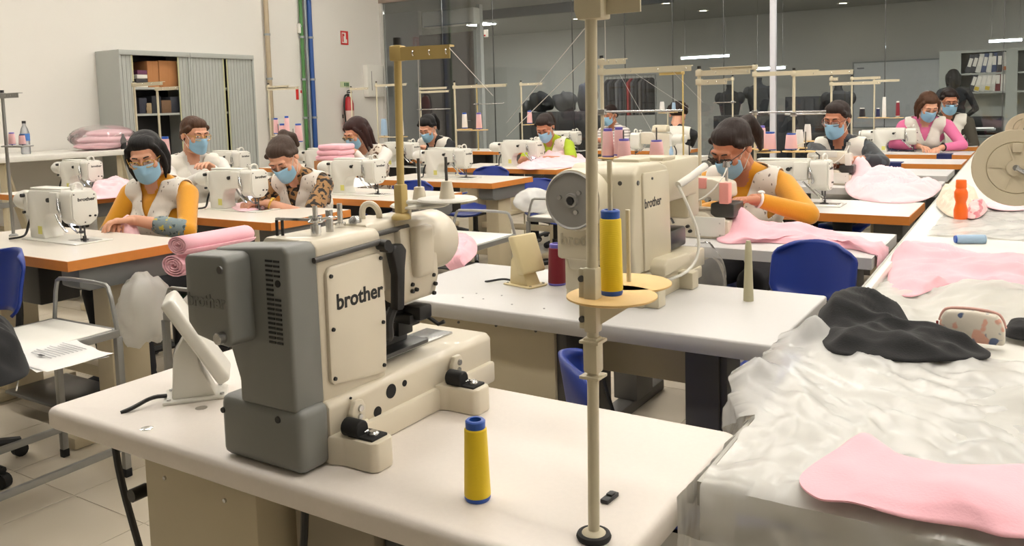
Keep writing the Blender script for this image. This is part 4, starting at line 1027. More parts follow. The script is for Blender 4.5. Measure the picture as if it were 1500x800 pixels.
# ------------------------------------------------------------------ chairs
bk = aty(860, 560, 1.56); chair((bk.x+.22, 1.56+.13, 0), R(122), 'blue chair turned sideways between the two white machine tables', seatz=.44, backz=.64, bh=.28, bw=.26)
chair((-.655, 2.56, 0), R(-6), 'blue chair with its back against the overlock table', seatz=.46, backz=.745, bh=.19, bw=.27)
bk = aty(8, 410, 1.62); chair((bk.x, 1.36, 0), R(0), 'blue chair beside the black-draped trolley', seatz=.44, backz=bk.z, bh=.24, bw=.3)
chair((-3.85, 4.45, 0), 0, 'blue chair tucked between the unattended machine tables', seatz=.46, backz=.71, bh=.16, bw=.36)
chair((-3.98, 5.66, 0), 0, 'blue chair behind the table of the second unattended machine', seatz=.46, backz=.72, bh=.16, bw=.36)
chair((-3.15, 5.55, 0), R(60), 'blue chair with a striped bundle on it under the tables', seatz=.45, backz=.66, bh=.14, bw=.34)
single('striped_bundle', G().box((0, 0, .045), (.2, .16, .09), .035, 3), spots('bundle_stripe', (226, 150, 160), (180, 60, 76), 30, .5, stretch=(1, .1, 1)), 'striped pink bundle lying on a blue chair seat', 'cloth', (-3.15, 5.52, .478))
# ------------------------------------------------------------------ trolleys
trolley((-2.975, 1.4, 0), R(92), 'white trolley with papers and black cloth on the bare tiles', L=.62, W=.385, H=.55, ends=(1,))
trolley((-2.6, 2.28, 0), R(90), 'trolley loaded with rolled pink cloth beside the floral cuffs', L=.7, W=.44, H=.56, hand=.1, ends=(-1,))
trolley((-2.66, 3.45, 0), R(92), 'white trolley with a crumpled pink cloth on its end', L=.85, W=.42, H=.6, hand=.12, ends=(1,))
trolley((-2.52, 4.95, 0), R(90), 'white trolley carrying a grey plastic bag in the middle aisle', L=.85, W=.5, H=.6, hand=.12, ends=(-1, 1))
# ------------------------------------------------------------------ the workers
def wl(w_, loc, rz=0, k=1.):
    v = (Vector(w_)-Vector(loc)); v.rotate(Matrix.Rotation(-rz, 3, 'Z')); return tuple(v/k)
def worker(label, px, py, yh, back=.2, rz=0., hl=None, hr=None, xo=0., chairm=None, chairlab=None, k=1., **kw):
    """px,py: where the head centre shows, yh: its depth; hl, hr: world points of the left and right hand"""
    back = .52*math.sin(R(kw.get('lean', 12)))+.06
    h = aty(px, py, yh); f = Vector((math.sin(rz), -math.cos(rz), 0))
    loc = Vector((h.x, h.y, 0))-f*back+Vector((xo, 0, 0))
    hands = None
    if hl is not None: hands = (wl(hl, loc, rz, k), wl(hr, loc, rz, k))
    return person(label, loc, rz, hands=hands, k=k, **kw), loc
h_ = lambda px, py, y: tuple(aty(px, py, y))
CH = []
def seat_for(loc, rz, lab, m=None, sz=.42): chair((loc.x, loc.y, 0), rz, lab, seatz=sz, backz=.585, bh=.18, bw=.36, mat_=m)
p_, l_ = worker('woman in mustard sleeves with floral cuffs and dark bobbed hair, holding pink cloth', 213, 238, 2.55, .14, R(14), h_(196, 322, 2.36), h_(172, 326, 2.36), lean=11, head=(24, 28, -6), elbow=((1, .3, -.45), (-.8, .3, -.6)), shirt=S_must, sleeve='rolled', cuff=S_flor, vest=V_white, hair=('bob', H_black), glasses=M_gold, closed=False, hipz=.5)
seat_for(l_, R(14), 'green chair under the woman with floral cuffs', mat('green_plastic', (20, 92, 66), .4), .37)
p_, l_ = worker('woman with brown hair pinned up and spectacles, looking across the table', 283, 207, 3.55, .1, R(62), h_(310, 245, 3.55), h_(300, 255, 3.4), lean=8, head=(14, 22, 0), shirt=S_white, vest=V_plain, hair=('low', H_brown), glasses=M_gold, closed=False, vox=.011)
seat_for(l_, R(62), 'blue chair under the woman with brown hair pinned up')
p_, l_ = worker('woman with leopard print short sleeves and ash-brown bun, bent low over the needle', 420, 240, 3.38, .2, R(8), h_(394, 298, 3.2), h_(366, 300, 3.18), lean=28, head=(40, 16, -8), elbow=((1, .25, -.55), (-.7, .3, -.6)), shirt=S_leop, sleeve='short', vest=V_white, hair=('highbun', H_ash), hipz=.51, watch=(1, M_gold))
seat_for(l_, R(8), 'blue chair under the woman in leopard sleeves')
p_, l_ = worker('woman with loose auburn hair and marbled vest behind a pile of pink cloth', 527, 190, 5.1, .2, R(10), h_(520, 222, 4.95), h_(505, 224, 4.95), lean=20, head=(32, -20, 0), shirt=S_white, vest=V_snake, hair=('long', H_red), glasses=M_gold, vox=.011)
seat_for(l_, R(10), 'blue chair under the woman with loose auburn hair')
p_, l_ = worker('woman with black ponytail and black sleeves under a white vest', 628, 187, 6.45, .2, R(8), h_(622, 216, 6.2), h_(600, 216, 6.2), lean=22, head=(34, 2, 0), shirt=S_black, vest=V_plain, hair=('pony', H_black), vox=.011)
seat_for(l_, R(8), 'blue chair under the woman with black ponytail')
p_, l_ = worker('woman in lime short sleeves feeding pink cloth under the needle', 800, 192, 6.75, .26, R(0), h_(800, 232, 6.5), h_(778, 233, 6.48), lean=26, head=(34, 10, -4), elbow=((1, .25, -.45), (-1, .3, -.5)), skin=SKIN2, shirt=S_lime, sleeve='short', vest=V_white, hair=('pony', H_dark), vox=.01)
seat_for(l_, 0, 'blue chair under the woman in lime sleeves')
p_, l_ = worker('woman in mustard sleeves with dark spectacles bending over the overlock machine', 1079, 218, 3.68, .3, R(-2), h_(1108, 292, 3.42), h_(1062, 300, 3.42), lean=26, head=(36, -18, 6), elbow=((1, .2, -.5), (-.9, .3, -.5)), skin=SKIN2, shirt=S_must, vest=V_white, hair=('pony', H_dark), glasses=M_black, watch=(1, mat('white_strap', (232, 230, 224), .4)), vox=.008)
seat_for(l_, R(-2), 'blue chair under the woman with dark spectacles')
p_, l_ = worker('woman in dark checked sleeves with red-brown spectacles holding pink cloth', 1226, 182, 5.95, .2, R(-6), h_(1246, 234, 5.6), h_(1234, 232, 5.58), lean=14, head=(18, -6, 2), elbow=((1, .3, -.3), (-.8, .3, -.6)), skin=SKIN2, shirt=S_plaid, sleeve='rolled', cuff=S_plaid, vest=V_plain, hair=('low', H_dark), glasses=mat('tortoise', (92, 34, 30), .3), vox=.01)
seat_for(l_, R(-6), 'blue chair under the woman in checked sleeves')
p_, l_ = worker('woman in a rose top with bobbed brown hair leaning over navy cloth', 1355, 186, 8.95, .26, R(6), h_(1380, 216, 8.66), h_(1345, 214, 8.66), lean=24, head=(34, 20, 0), elbow=((1, .2, -.45), (-1, .2, -.3)), shirt=S_rose, vest=V_plain, hair=('bob', H_brown), watch=(1, M_black), vox=.011, k=1.08)
seat_for(l_, R(6), 'blue chair under the woman in a rose top')
p_, l_ = worker('woman in an olive top and white vest close to the glass', 1388, 170, 9.75, .15, R(4), h_(1400, 212, 9.6), h_(1380, 212, 9.6), lean=12, head=(20, 14, 0), skin=SKIN2, shirt=S_olive, vest=V_plain, hair=('low', H_dark), glasses=M_black, vox=.012, k=1.06)
seat_for(l_, R(4), 'blue chair under the woman in an olive top')
stripe = mat('striped_jersey', (224, 218, 212), .85)
nt = stripe.node_tree; tc = nt.nodes.new('ShaderNodeTexCoord'); wv = nt.nodes.new('ShaderNodeTexWave'); wv.bands_direction = 'Z'; wv.inputs['Scale'].default_value = 9; rp = nt.nodes.new('ShaderNodeValToRGB')
rp.color_ramp.elements[0].position = .12; rp.color_ramp.elements[0].color = (*lin((110, 96, 96)), 1); rp.color_ramp.elements[1].position = .2; rp.color_ramp.elements[1].color = (*lin((228, 222, 216)), 1)
nt.links.new(tc.outputs['Object'], wv.inputs[0]); nt.links.new(wv.outputs['Fac'], rp.inputs[0]); nt.links.new(rp.outputs[0], nt.nodes['Principled BSDF'].inputs['Base Color'])
p_, l_ = worker('woman in striped sleeves behind the tall beige pole', 893, 165, 9.25, .15, R(-10), h_(890, 205, 9.1), h_(880, 205, 9.1), lean=12, head=(16, 0, 0), skin=SKIN2, shirt=stripe, hair=('low', H_dark), vox=.012)
seat_for(l_, R(-10), 'blue chair under the woman in striped sleeves')
p_, l_ = worker('woman seen from behind in a white vest with black sleeves', 993, 163, 8.35, .1, R(185), h_(985, 205, 8.7), h_(1000, 205, 8.7), lean=10, head=(18, 0, 0), shirt=S_black, vest=V_plain, hair=('curly', H_dark), mask=False, vox=.012)
seat_for(l_, R(185), 'blue chair under the woman seen from behind')
# in the office
o_ = aty(1400, 120, 13.75)
person('dark clothed person with long black hair standing in the office by the binder cupboard', (o_.x, 13.75, 0), R(200), lean=10, head=(15, 0, 0), hands=((.2, -.25, .95), (-.2, -.25, .95)), shirt=S_black, hair=('long', H_black), mask=False, hipz=.92, standing=True, vox=.013, vest=None)
# ------------------------------------------------------------------ cutting table and cloth
CTX, CTY, CTZ = -.392, 1.085, .78
def ctx(y): return CTX-.0157*(y-CTY)
ct = thing('cutting_table', 'long white cutting table strewn with film and pink cloth', 'table', (CTX, CTY, 0), .0157)
part('tabletop', G().b2(0, 1.6, 0, 8.6, CTZ-.035, CTZ, .003), mat('cutting_white', (222, 220, 212), .45, var=.03, scale=3), ct)
part('edge_trim', G().b2(-.006, 0, 0, 8.6, CTZ-.036, CTZ-.001), mat('edge_grey', (176, 174, 166), .5), ct)
for yy in (.3, 2.2, 4.2, 6.2, 8.2):
    for xx in (.25, 1.45): part('leg', G().b2(xx-.03, xx+.03, yy-.03, yy+.03, 0, CTZ-.035, .003), M_tube, ct)
part('lower_shelf', G().b2(.2, 1.5, .3, 8.2, .25, .27), M_trol, ct)
part('side_board', G().b2(.03, .045, 1.02, 1.6, CTZ, CTZ+.035, .002), M_trol, ct)
def closed_curve(pts, n):
    P = np.array(pts, float); N = len(P); out = []
    per = max(2, n//N)
    for i in range(N):
        a, b, c, d = P[i-1], P[i], P[(i+1) % N], P[(i+2) % N]
        for k in range(per):
            t = k/per; out.append(.5*((2*b)+(-a+c)*t+(2*a-5*b+4*c-d)*t*t+(-a+3*b-3*c+d)*t**3))
    return np.array(out)
def cloth_g(pts, z, amp=.02, bumps=(), seed=1, f0=14, f1=60, bulge=.02, rings=26, n=110, fold=None, skirt=.006, stretch=None):
    C = closed_curve(pts, n); c = np.mean(C, 0); k = len(C); V = []; r = np.linspace(0, 1, rings)
    X = c[0]+(C[None, :, 0]-c[0])*r[:, None]; Y = c[1]+(C[None, :, 1]-c[1])*r[:, None]
    sx = X if stretch is None else X*stretch[0]; sy = Y if stretch is None else Y*stretch[1]
    e = np.clip((1-r[:, None])/.22, 0, 1)**.6*np.ones_like(X)
    h = amp*(sines(sx, sy, seed, 9, f0, f1)*.5+.5)*(.35+.65*e)+bulge*(1-r[:, None]**3)
    for bx, by, bh, bs in bumps: h += bh*np.exp(-(((X-bx)**2+(Y-by)**2)/bs**2))
    Z = z+.004+np.maximum(h, 0)*e+np.maximum(h, 0)*.12
    V = np.stack([X, Y, Z], -1)
    # the rim goes down to the support
    rim = V[-1].copy(); rim[:, 2] = np.minimum(rim[:, 2], z+.0015); V = np.concatenate([V, rim[None]], 0)
    if fold: V = np.array([[fold(p) for p in row] for row in V])
    g = G(); R_ = len(V); vs_ = V.reshape(-1, 3).tolist(); f = []
    for i in range(R_-1):
        for j in range(k): f.append((i*k+j, i*k+(j+1) % k, (i+1)*k+(j+1) % k, (i+1)*k+j))
    g.add(vs_, f); return g
def cloth(name, label, cat, pts, z, m, group=None, px=True, **kw):
    w_ = [tuple(atz(*p, z)[:2]) for p in pts] if px else pts
    o = single(name, cloth_g(w_, z, **kw), m, label, cat, group=group, sm=80)
    return o
# garments on the cutting table
cloth('pink_garment', 'pink garment piece lying flat on crumpled film nearest the front table', 'garment', [(1172, 702), (1196, 733), (1250, 740), (1330, 762), (1420, 776), (1480, 790), (1560, 780), (1560, 694), (1480, 685), (1400, 690), (1310, 668), (1264, 642), (1225, 662)], CTZ+.022, C_pink, amp=.012, bulge=.006, f0=7, f1=30, seed=4, bumps=[(*atz(1245, 655, CTZ)[:2], .02, .045), (*atz(1420, 770, CTZ)[:2], .012, .05)])
cloth('pink_garment', 'pink garment heaped on the cutting table between film and blue cone', 'garment', [(1304, 425), (1335, 436), (1385, 420), (1440, 417), (1500, 424), (1540, 410), (1530, 386), (1470, 378), (1400, 369), (1345, 356), (1314, 366), (1302, 396)], CTZ+.012, C_pink, amp=.035, bulge=.012, f0=10, f1=40, seed=11, bumps=[(*atz(1320, 385, CTZ)[:2], .035, .06)])
cloth('black_garment', 'crumpled black jersey garment beside the flowered pouch', 'garment', [(1200, 486), (1203, 455), (1240, 440), (1285, 448), (1340, 482), (1400, 505), (1446, 516), (1445, 527), (1400, 530), (1330, 532), (1260, 524), (1215, 516)], CTZ+.012, C_black, amp=.05, bulge=.012, f0=9, f1=40, seed=5, bumps=[(*atz(1240, 475, CTZ)[:2], .035, .09)])
cloth('black_garment', 'black cloth lying behind the flowered pouch', 'garment', [(1470, 492), (1480, 480), (1540, 478), (1545, 496), (1500, 500)], CTZ+.012, C_black, amp=.02, bulge=.02, seed=8)
# thin film spread over the table, hanging over its near end and its left edge
def film(name, label, x0, x1, y0, y1, z, amp, seed, nx=110, ny=120, drop=True, m=None, peaks=()):
    U, Y = np.meshgrid(np.linspace(0, 1, nx), np.linspace(y0, y1, ny))
    xs = np.array([x0(q) for q in np.linspace(y0, y1, ny)])[:, None] if callable(x0) else x0
    X = xs+(x1-xs)*U
    h = amp*(sines(X, Y*.7, seed, 12, 8, 90, 1.2)*.5+.5)+amp*.5*np.abs(sines(X*1.3, Y, seed+9, 6, 16, 60))
    for bx, by, bh, bs in peaks: h += bh*np.exp(-(((X-bx)**2+(Y-by)**2)/bs**2))
    P = []
    for i in range(ny):
        row = []
        for j in range(nx):
            x, y, hh = X[i, j], Y[i, j], h[i, j]; zz = z+hh; ov = .0 if y < 1.34 else .055*min(1, (y-1.34)/.1); dx = max(0, ctx(y)-ov-x) if y > 1.30 else 0; dy = max(0, CTY-y)
            if drop and (dx > 0 or dy > 0):
                d = math.hypot(dx, dy); o = .012+hh*.8
                xx = x+dx-(o+.12*dx if dx > 0 else 0); yy = y+dy-(o+.12*dy if dy > 0 else 0); zz = z-.92*d+hh*.3; x, y = xx, yy
            row.append((x, y, zz))
        P.append(row)
    o = single(name, G().grid(P), m or F_film, label, 'plastic film', sm=60); return o
film('plastic_film', 'crumpled translucent film spread over the near end of the cutting table', lambda q: -.385-.2*min(1, max(0, (q-1.325)/.16)), .55, .82, 1.86, CTZ+.004, .019, 21, peaks=[(*atz(1190, 500, CTZ)[:2], .05, .035), (*atz(1110, 560, CTZ)[:2], .03, .05), (*atz(1150, 600, CTZ)[:2], .014, .06)])
film('plastic_film', 'crumpled translucent film bunched behind the flowered pouch', -.40, .5, 2.02, 2.62, CTZ+.003, .024, 33, 80, 60, False, F_milk, peaks=[(*atz(1450, 440, CTZ)[:2], .03, .12)])
film('plastic_film', 'milky film lying under the flat pink garment', -.12, .6, 1.2, 1.75, CTZ+.001, .012, 40, 70, 60, False, F_milk, peaks=[(.02, 1.62, .04, .06), (.1, 1.5, .03, .1)])
film('plastic_film', 'clear film lying around the orange bottle', -.36, .3, 3.45, 4.4, CTZ+.002, .012, 50, 70, 70, False, F_film)
Z_, X_ = np.meshgrid(np.linspace(.22, .715, 36), np.linspace(-.66, -.34, 50))
Y_ = CTY-.03-.02*(sines(X_*2.2, Z_*.5, 71, 8, 9, 60)*.5+.5)
single('plastic_film', G().grid(np.stack([X_, Y_, Z_], -1)), F_film, 'translucent film hanging down under the corner of the front white table', 'plastic film', sm=60)
Z_, Y_ = np.meshgrid(np.linspace(.3, .782, 36), np.linspace(1.02, 1.34, 50))
X_ = -.4+.004*sines(Y_*2.2, Z_*.5, 73, 8, 9, 60)-.35*np.clip(.72-Z_, 0, 1)*(.6+.3*sines(Y_*2, Z_*.4, 74, 6, 9, 50))
single('plastic_film', G().grid(np.stack([X_, Y_, Z_], -1)), F_film, 'translucent film hanging in the gap between the front white table and the cutting table', 'plastic film', sm=60)
# pouch
pp = atz(1375, 497, CTZ+.012); pq = atz(1472, 508, CTZ+.012); L = (pq-pp).length; a = math.atan2(pq.y-pp.y, pq.x-pp.x)
po = thing('zip_pouch', 'small pale pouch with a blue flower print and pink zip', 'pouch', ((pp.x+pq.x)/2, (pp.y+pq.y)/2+.012, CTZ+.012), a)
prof = [(-.5, 0), (-.5, .05), (-.46, .075), (-.38, .09), (0, .094), (.38, .088), (.46, .07), (.5, .045), (.5, 0)]
P = []
for v_ in np.linspace(-1, 1, 9): P.append([(x*L, .022*v_*(1-.0*x), z*.78*(1-.25*v_*v_)) for x, z in prof])
part('bag', G().prism([(x*L, z*.72) for x, z in prof], -.016, .016, 'y', .008, 3), spots('flower_print', (222, 214, 200), (92, 106, 138), 34, .6, ink2=(222, 170, 150)), po)
part('zip', G().tube([(x*L*1.0, 0, z*.72+.003) for x, z in prof[1:-1]], .003, 6, 2), mat('zip_pink', (206, 160, 150), .5), po)
part('zip_pull', G().box((-.5*L-.004, -.004, .03), (.005, .003, .016), .001), mat('zip_red', (150, 60, 60), .4), po)
# bottle, cone on its side, cloth in a bag
p = atz(1407, 322, CTZ+.004)
bo = thing('drink_bottle', 'orange plastic drink bottle on the cutting table', 'bottle', (p.x, p.y, CTZ+.004))
M_or = mat('orange_plastic', (240, 104, 22), .35, var=.02)
part('bottle_body', G().lathe([(.022, 0), (.026, .004), (.027, .04), (.021, .065), (.02, .075), (.026, .095), (.026, .115), (.02, .13), (.018, .134)], 28), M_or, bo)
part('cap', G().lathe([(.0205, .133), (.021, .136), (.02, .165), (.018, .168)], 28), M_or, bo)
p = atz(1398, 357, CTZ); q = atz(1443, 357, CTZ); L = (q-p).length
bc = thing('thread_cone', 'pale blue thread cone lying on its side on the cutting table', 'thread cone', (p.x, p.y, CTZ+.016), math.atan2(q.y-p.y, q.x-p.x))
part('winding', G().lathe([(.0145, .006), (.0155, .01), (.0165, L-.008), (.015, L-.004)], 24, (0, 0, 0), (1, 0, 0)), T_blue, bc)
part('core', G().lathe([(.008, 0), (.0125, .0), (.0135, .004), (.0135, .009)], 20, (0, 0, 0), (1, 0, 0)), M_bluec, bc)
part('core_rim', G().lathe([(.0145, L-.006), (.016, L-.004), (.016, L), (.01, L)], 20, (0, 0, 0), (1, 0, 0)), T_blue, bc)
cloth('cream_cloth', 'crumpled cream cloth in clear film behind the orange bottle', 'cloth', [(1372, 300), (1378, 286), (1400, 276), (1425, 284), (1437, 300), (1420, 316), (1392, 318)], CTZ+.012, C_cream, amp=.04, bulge=.05, seed=14, f0=18, f1=60)
cloth('pink_cloth', 'small pink striped cloth beside the orange bottle', 'cloth', [(1414, 318), (1418, 302), (1440, 298), (1446, 308), (1432, 320)], CTZ+.012, spots('pink_stripe', (240, 188, 188), (206, 120, 130), 40, .55, stretch=(1, .1, 1)), amp=.02, bulge=.03, seed=15, f0=18, f1=50)
cloth('pink_cloth', 'flat pink strip on film under the beige reel', 'cloth', [(1444, 303), (1450, 297), (1490, 300), (1500, 308), (1470, 309)], CTZ+.012, C_pinkl, amp=.012, bulge=.01, seed=16)
# beige reel on a stand to the right
rc_ = aty(1488, 246, 2.55)
M_reel = mat('reel_beige', (204, 192, 166), .5, var=.03)
def reel(c, r, lab, spoke=True):
    t = thing('tape_reel', lab, 'reel', c, R(-14)); t.rotation_euler = (R(-4), 0, R(6))
    for y0 in (0, .06):
        fl_ = part('flange', G().lathe([(.012, 0), (r*.66, .0), (r*.67, .003), (r*.69, .0), (r, .0), (r*1.005, .003), (r, .005), (.012, .006)], 48, (0, y0, 0), (0, 1, 0), caps=False), M_reel, t)
        if y0 == 0:
            for k_ in range(5):
                a_ = 2*PI*k_/5+.6; part('rib', G().box((r*.36*math.cos(a_), -.001, r*.36*math.sin(a_)), (r*.56, .003, .003), ry=-a_), M_reel, fl_)
            part('lock_tab', G().box((.002, -.004, r*.53), (.022, .006, .024), .002), M_reel, fl_)
    part('hub', G().cyl((0, -.006, 0), (0, .07, 0), .022, n=24), M_reel, t)
    part('axle', G().cyl((0, -.012, 0), (0, .09, 0), .008).tube([(0, -.012, 0), (.03, -.014, -.018), (.09, -.01, -.05)], .006, 8), M_steel, t)
    return t
reel(rc_, .1, 'large beige tape reel above the cutting table'); rc2 = aty(1503, 190, 2.95); reel(rc2, .05, 'small beige tape reel behind the large one')
rs = thing('reel_stand', 'grey stand carrying the beige tape reels', 'stand', (rc_.x+.1, 2.62, CTZ))
part('post', G().cyl((0, 0, 0), (0, 0, .52), .011), M_tube, rs); part('base', G().lathe([(.07, 0), (.07, .008), (.02, .014)], 24), M_tube, rs)
zz = rc_.z-CTZ; part('arm', G().tube([(0, 0, zz-.05), (-.1, -.0, zz-.0)], .006).tube([(0, 0, .5), (rc2.x-rc_.x-.1, .36, rc2.z-CTZ)], .006), M_tube, rs)

# ------------------------------------------------------------------ cloth on the sewing tables
def over_right(xe, zt):
    def f(p):
        x, y, z = p
        if x > xe: return (xe+.008+(z-zt)*.5, y, zt-(x-xe)*.95+.004)
        return (x, y, z)
    return f
c1 = atz(1075, 345, ZT); c2 = atz(1100, 330, ZT)
pts = [tuple(atz(*p, ZT)[:2]) for p in ((1050, 350), (1066, 358), (1110, 356), (1150, 358), (1200, 363), (1250, 366))]+[(-.47, 3.02), (-.3, 3.0), (-.3, 3.16), (-.47, 3.2)]+[tuple(atz(*p, ZT)[:2]) for p in ((1240, 346), (1180, 338), (1120, 333), (1075, 335))]
single('pink_cloth', cloth_g(pts, ZT, .03, [(c1.x, c1.y, .1, .09), (c2.x+.02, c2.y, .07, .1), (*atz(1160, 348, ZT)[:2], .03, .09)], 6, 12, 50, .012, fold=over_right(-.474, ZT)), C_pink, 'pink cloth fed under the salmon overlock machine and hanging over the table end', 'cloth', sm=80)
cloth('pink_cloth', 'tumbled pale pink cloth on the overlock table of the woman in checked sleeves', 'cloth', [(1238, 272), (1250, 290), (1300, 298), (1345, 296), (1372, 284), (1376, 270), (1330, 262), (1290, 258), (1252, 256)], ZT, C_pinkl, amp=.11, bulge=.015, seed=10, f0=6, f1=30, bumps=[(*atz(1256, 268, ZT)[:2], .1, .1), (*atz(1290, 272, ZT)[:2], .05, .12)])
cloth('pink_cloth', 'pink cloth spilling over the table edge of the woman in lime sleeves', 'cloth', [(757, 246), (775, 249), (800, 247), (830, 246), (858, 244), (862, 236), (840, 230), (805, 232), (785, 238), (765, 241)], ZT, C_pinkl, amp=.05, bulge=.04, seed=12, f0=9, f1=30, bumps=[(*atz(825, 237, ZT)[:2], .06, .16)])
cloth('navy_cloth', 'navy printed cloth heaped before the woman in a rose top', 'cloth', [(1286, 218), (1300, 222), (1330, 222), (1346, 218), (1338, 211), (1305, 211)], ZT, C_navy, amp=.06, bulge=.07, seed=13, f0=9, f1=30)
cloth('pink_cloth', 'white and pink cloth on the sewing table nearest the wall bench', 'cloth', [(130, 291), (150, 292), (195, 286), (205, 278), (170, 272), (138, 276)], ZT, C_pinkl, amp=.05, bulge=.06, seed=17, f0=9, f1=30)
pw = aty(524, 214, 5.0)
for k_ in range(3):
    single('folded_cloth', G().box((0, 0, .02), (.24-.01*k_, .2, .042), .018, 3), C_pink, ('bottom', 'middle', 'top')[k_]+' pink folded cloth of the pile before the auburn-haired woman', 'cloth', (pw.x+.01*k_, 4.74, ZT+.155+.042*k_), .1*k_)
single('cloth_box', G().b2(-.13, .13, -.1, .1, 0, .154, .004), M_board, 'low box under the pile of pink cloth', 'box', (pw.x, 4.74, ZT))
hh = aty(184, 332, 2.34)
single('pink_cloth', cloth_g([(hh.x-.06, 2.31), (hh.x+.05, 2.30), (hh.x+.07, 2.37), (hh.x+.01, 2.4), (hh.x-.05, 2.38)], hh.z-.06, .03, [(hh.x, 2.35, .06, .04)], 18, 14, 50, .03), C_pinkl, 'small pink piece held in the hands above the floral cuffs', 'cloth', sm=80)
cloth('pink_cloth', 'thin pink piece under the needle of the woman in leopard sleeves', 'cloth', [(338, 303), (352, 310), (380, 307), (396, 302), (372, 297), (350, 298)], ZT+.004, C_pinkl, amp=.012, bulge=.004, seed=19)
cloth('white_cloth', 'white cloth lying flat before the first unattended machine', 'cloth', [(478, 268), (500, 276), (545, 272), (560, 266), (520, 262), (490, 262)], ZT, mat('white_cotton', (232, 228, 226), .85), amp=.02, bulge=.01, seed=20)
# navy strips on the far tables
for px, py, yn, lab in ((1308, 243, 7.2, 'navy strip hanging over an orange table edge before the rose top'), (1383, 228, 8.3, 'navy cloth corner hanging over the table edge under the rose sleeve')):
    x = aty(px, py, yn).x; single('navy_strip', G().b2(-.06, .06, -.006, -.002, ZT-.12, ZT+.002).b2(-.06, .06, -.006, .16, ZT+.001, ZT+.005), mat('navy_cotton', (40, 46, 96), .85), lab, 'cloth', (x, yn, 0))
# trolleys' loads
tz = .55
cloth('black_cloth', 'black cloth heaped on the white trolley before the bare tiles', 'cloth', [(-60, 560), (-20, 572), (38, 552), (40, 530), (25, 510), (-20, 500), (-70, 520)], tz, C_black, amp=.06, bulge=.1, seed=22, f0=10, f1=40)
p0 = atz(85, 522, tz)
for k_ in range(2):
    g = G(); P = []
    for i in range(14):
        P.append([((i/13-.5)*.30, (j/9-.5)*.21, .001+.003*k_+.003*math.sin(i*.7+k_)*math.sin(j*.5)+.003) for j in range(10)])
    o = single('paper_sheet', G().grid(P), M_paper, ('creased printed sheet on the white trolley', 'plain sheet lying under the printed sheet on the white trolley')[1-k_], 'paper', (p0.x+.01*k_, p0.y-.01*k_, tz), R(-12+10*k_))
    if k_ == 1:
        g = G()
        for i in range(9): g.b2(-.12+.012*(i % 3), .03, .08-.014*i, .083-.014*i, .0105, .011)
        part('print_lines', g, mat('ink_grey', (150, 150, 154), .8), o); part('print_mark', G().b2(-.05, -.02, -.035, -.025, .0105, .0113), M_black, o)
b_ = aty(34, 480, 1.86)
bt = thing('water_bottle', 'clear water bottle standing behind the black cloth', 'bottle', (b_.x, 1.62, tz)); 
part('bottle_body', G().lathe([(.03, 0), (.033, .01), (.033, .11), (.014, .15), (.012, .16)], 20), thin('bottle_clear', (200, 205, 210), .3, .08, 1.2), bt); part('cap', G().cyl((0, 0, .16), (0, 0, .178), .014), M_bluec, bt)
g = G().tube([aty(0, 520, 1.35), aty(16, 535, 1.36), aty(28, 552, 1.37), (atz(24, 572, tz+.004))], .0022, 6, 2); single('white_cable', g, M_plate, 'thin white cable trailing over the black cloth', 'cable')
tz = .56
for k_, (px, py, lab) in enumerate(((255, 412, 'rolled pink cloth at the bottom of the trolley load'), (262, 392, 'rolled pink cloth on top of the trolley load'))):
    p = aty(px, py, 2.05); rr = .05-.008*k_
    t = thing('cloth_roll', lab, 'cloth', (p.x, 2.05, tz+.15+.085*k_)); pts = []
    for i in range(60): a_ = i*.42; r_ = .006+(rr-.006)*i/59; pts.append((r_*1.5*math.cos(a_), r_*math.sin(a_)*.85))
    P = [[(x, y_, z) for x, z in pts] for y_ in np.linspace(0, .34, 6)]
    o = part('roll', G().grid(P), C_pink, t, 80); md = o.modifiers.new('s', 'SOLIDIFY'); md.thickness = .004
single('plastic_bag', cloth_g([(-2.82, 1.95), (-2.4, 1.95), (-2.38, 2.5), (-2.8, 2.5)], tz, .05, [(-2.6, 2.2, .05, .2)], 25, 8, 30, .09), F_milk, 'milky plastic bag under the rolled pink cloth', 'bag', sm=80)
bag_pts = []
def blob(c, r, seed, amp=.25, n=40, k=26, flat=.0):
    V = []; c = Vector(c)
    th = np.linspace(0, 2*PI, n, endpoint=False); ph = np.linspace(-PI/2, PI/2, k)
    T_, P_ = np.meshgrid(th, ph); X = np.cos(P_)*np.cos(T_); Y = np.cos(P_)*np.sin(T_); Z = np.sin(P_)
    h = 1+amp*(sines(X*.25+Z*.15, Y*.25-Z*.1, seed, 9, 5, 24))
    g = G(); vs_ = [(c.x+r[0]*X[i, j]*h[i, j], c.y+r[1]*Y[i, j]*h[i, j], c.z+max(-r[2]*(1-flat), r[2]*Z[i, j]*h[i, j])) for i in range(k) for j in range(n)]
    return g.add(vs_, [(i*n+j, i*n+(j+1) % n, (i+1)*n+(j+1) % n, (i+1)*n+j) for i in range(k-1) for j in range(n)])
bp = aty(212, 455, 2.0); single('plastic_bag', blob((bp.x+.0, 2.0, bp.z), (.1, .12, .17), 31), F_milk, 'milky bag bulging from the trolley beside the floral cuffs', 'bag', sm=80)
bp = aty(780, 318, 4.72); single('plastic_bag', blob((bp.x+.03, 4.72, .60+.075), (.16, .15, .09), 32, .2), F_film, 'grey plastic bag on the white trolley in the middle aisle', 'bag', sm=80)
bp = aty(1040, 396, 3.0); single('plastic_bag', blob((bp.x, 2.93, bp.z-.02), (.1, .02, .14), 34, .3), F_clear, 'clear plastic bag hanging under the overlock table edge', 'bag', sm=80)
tz = .6
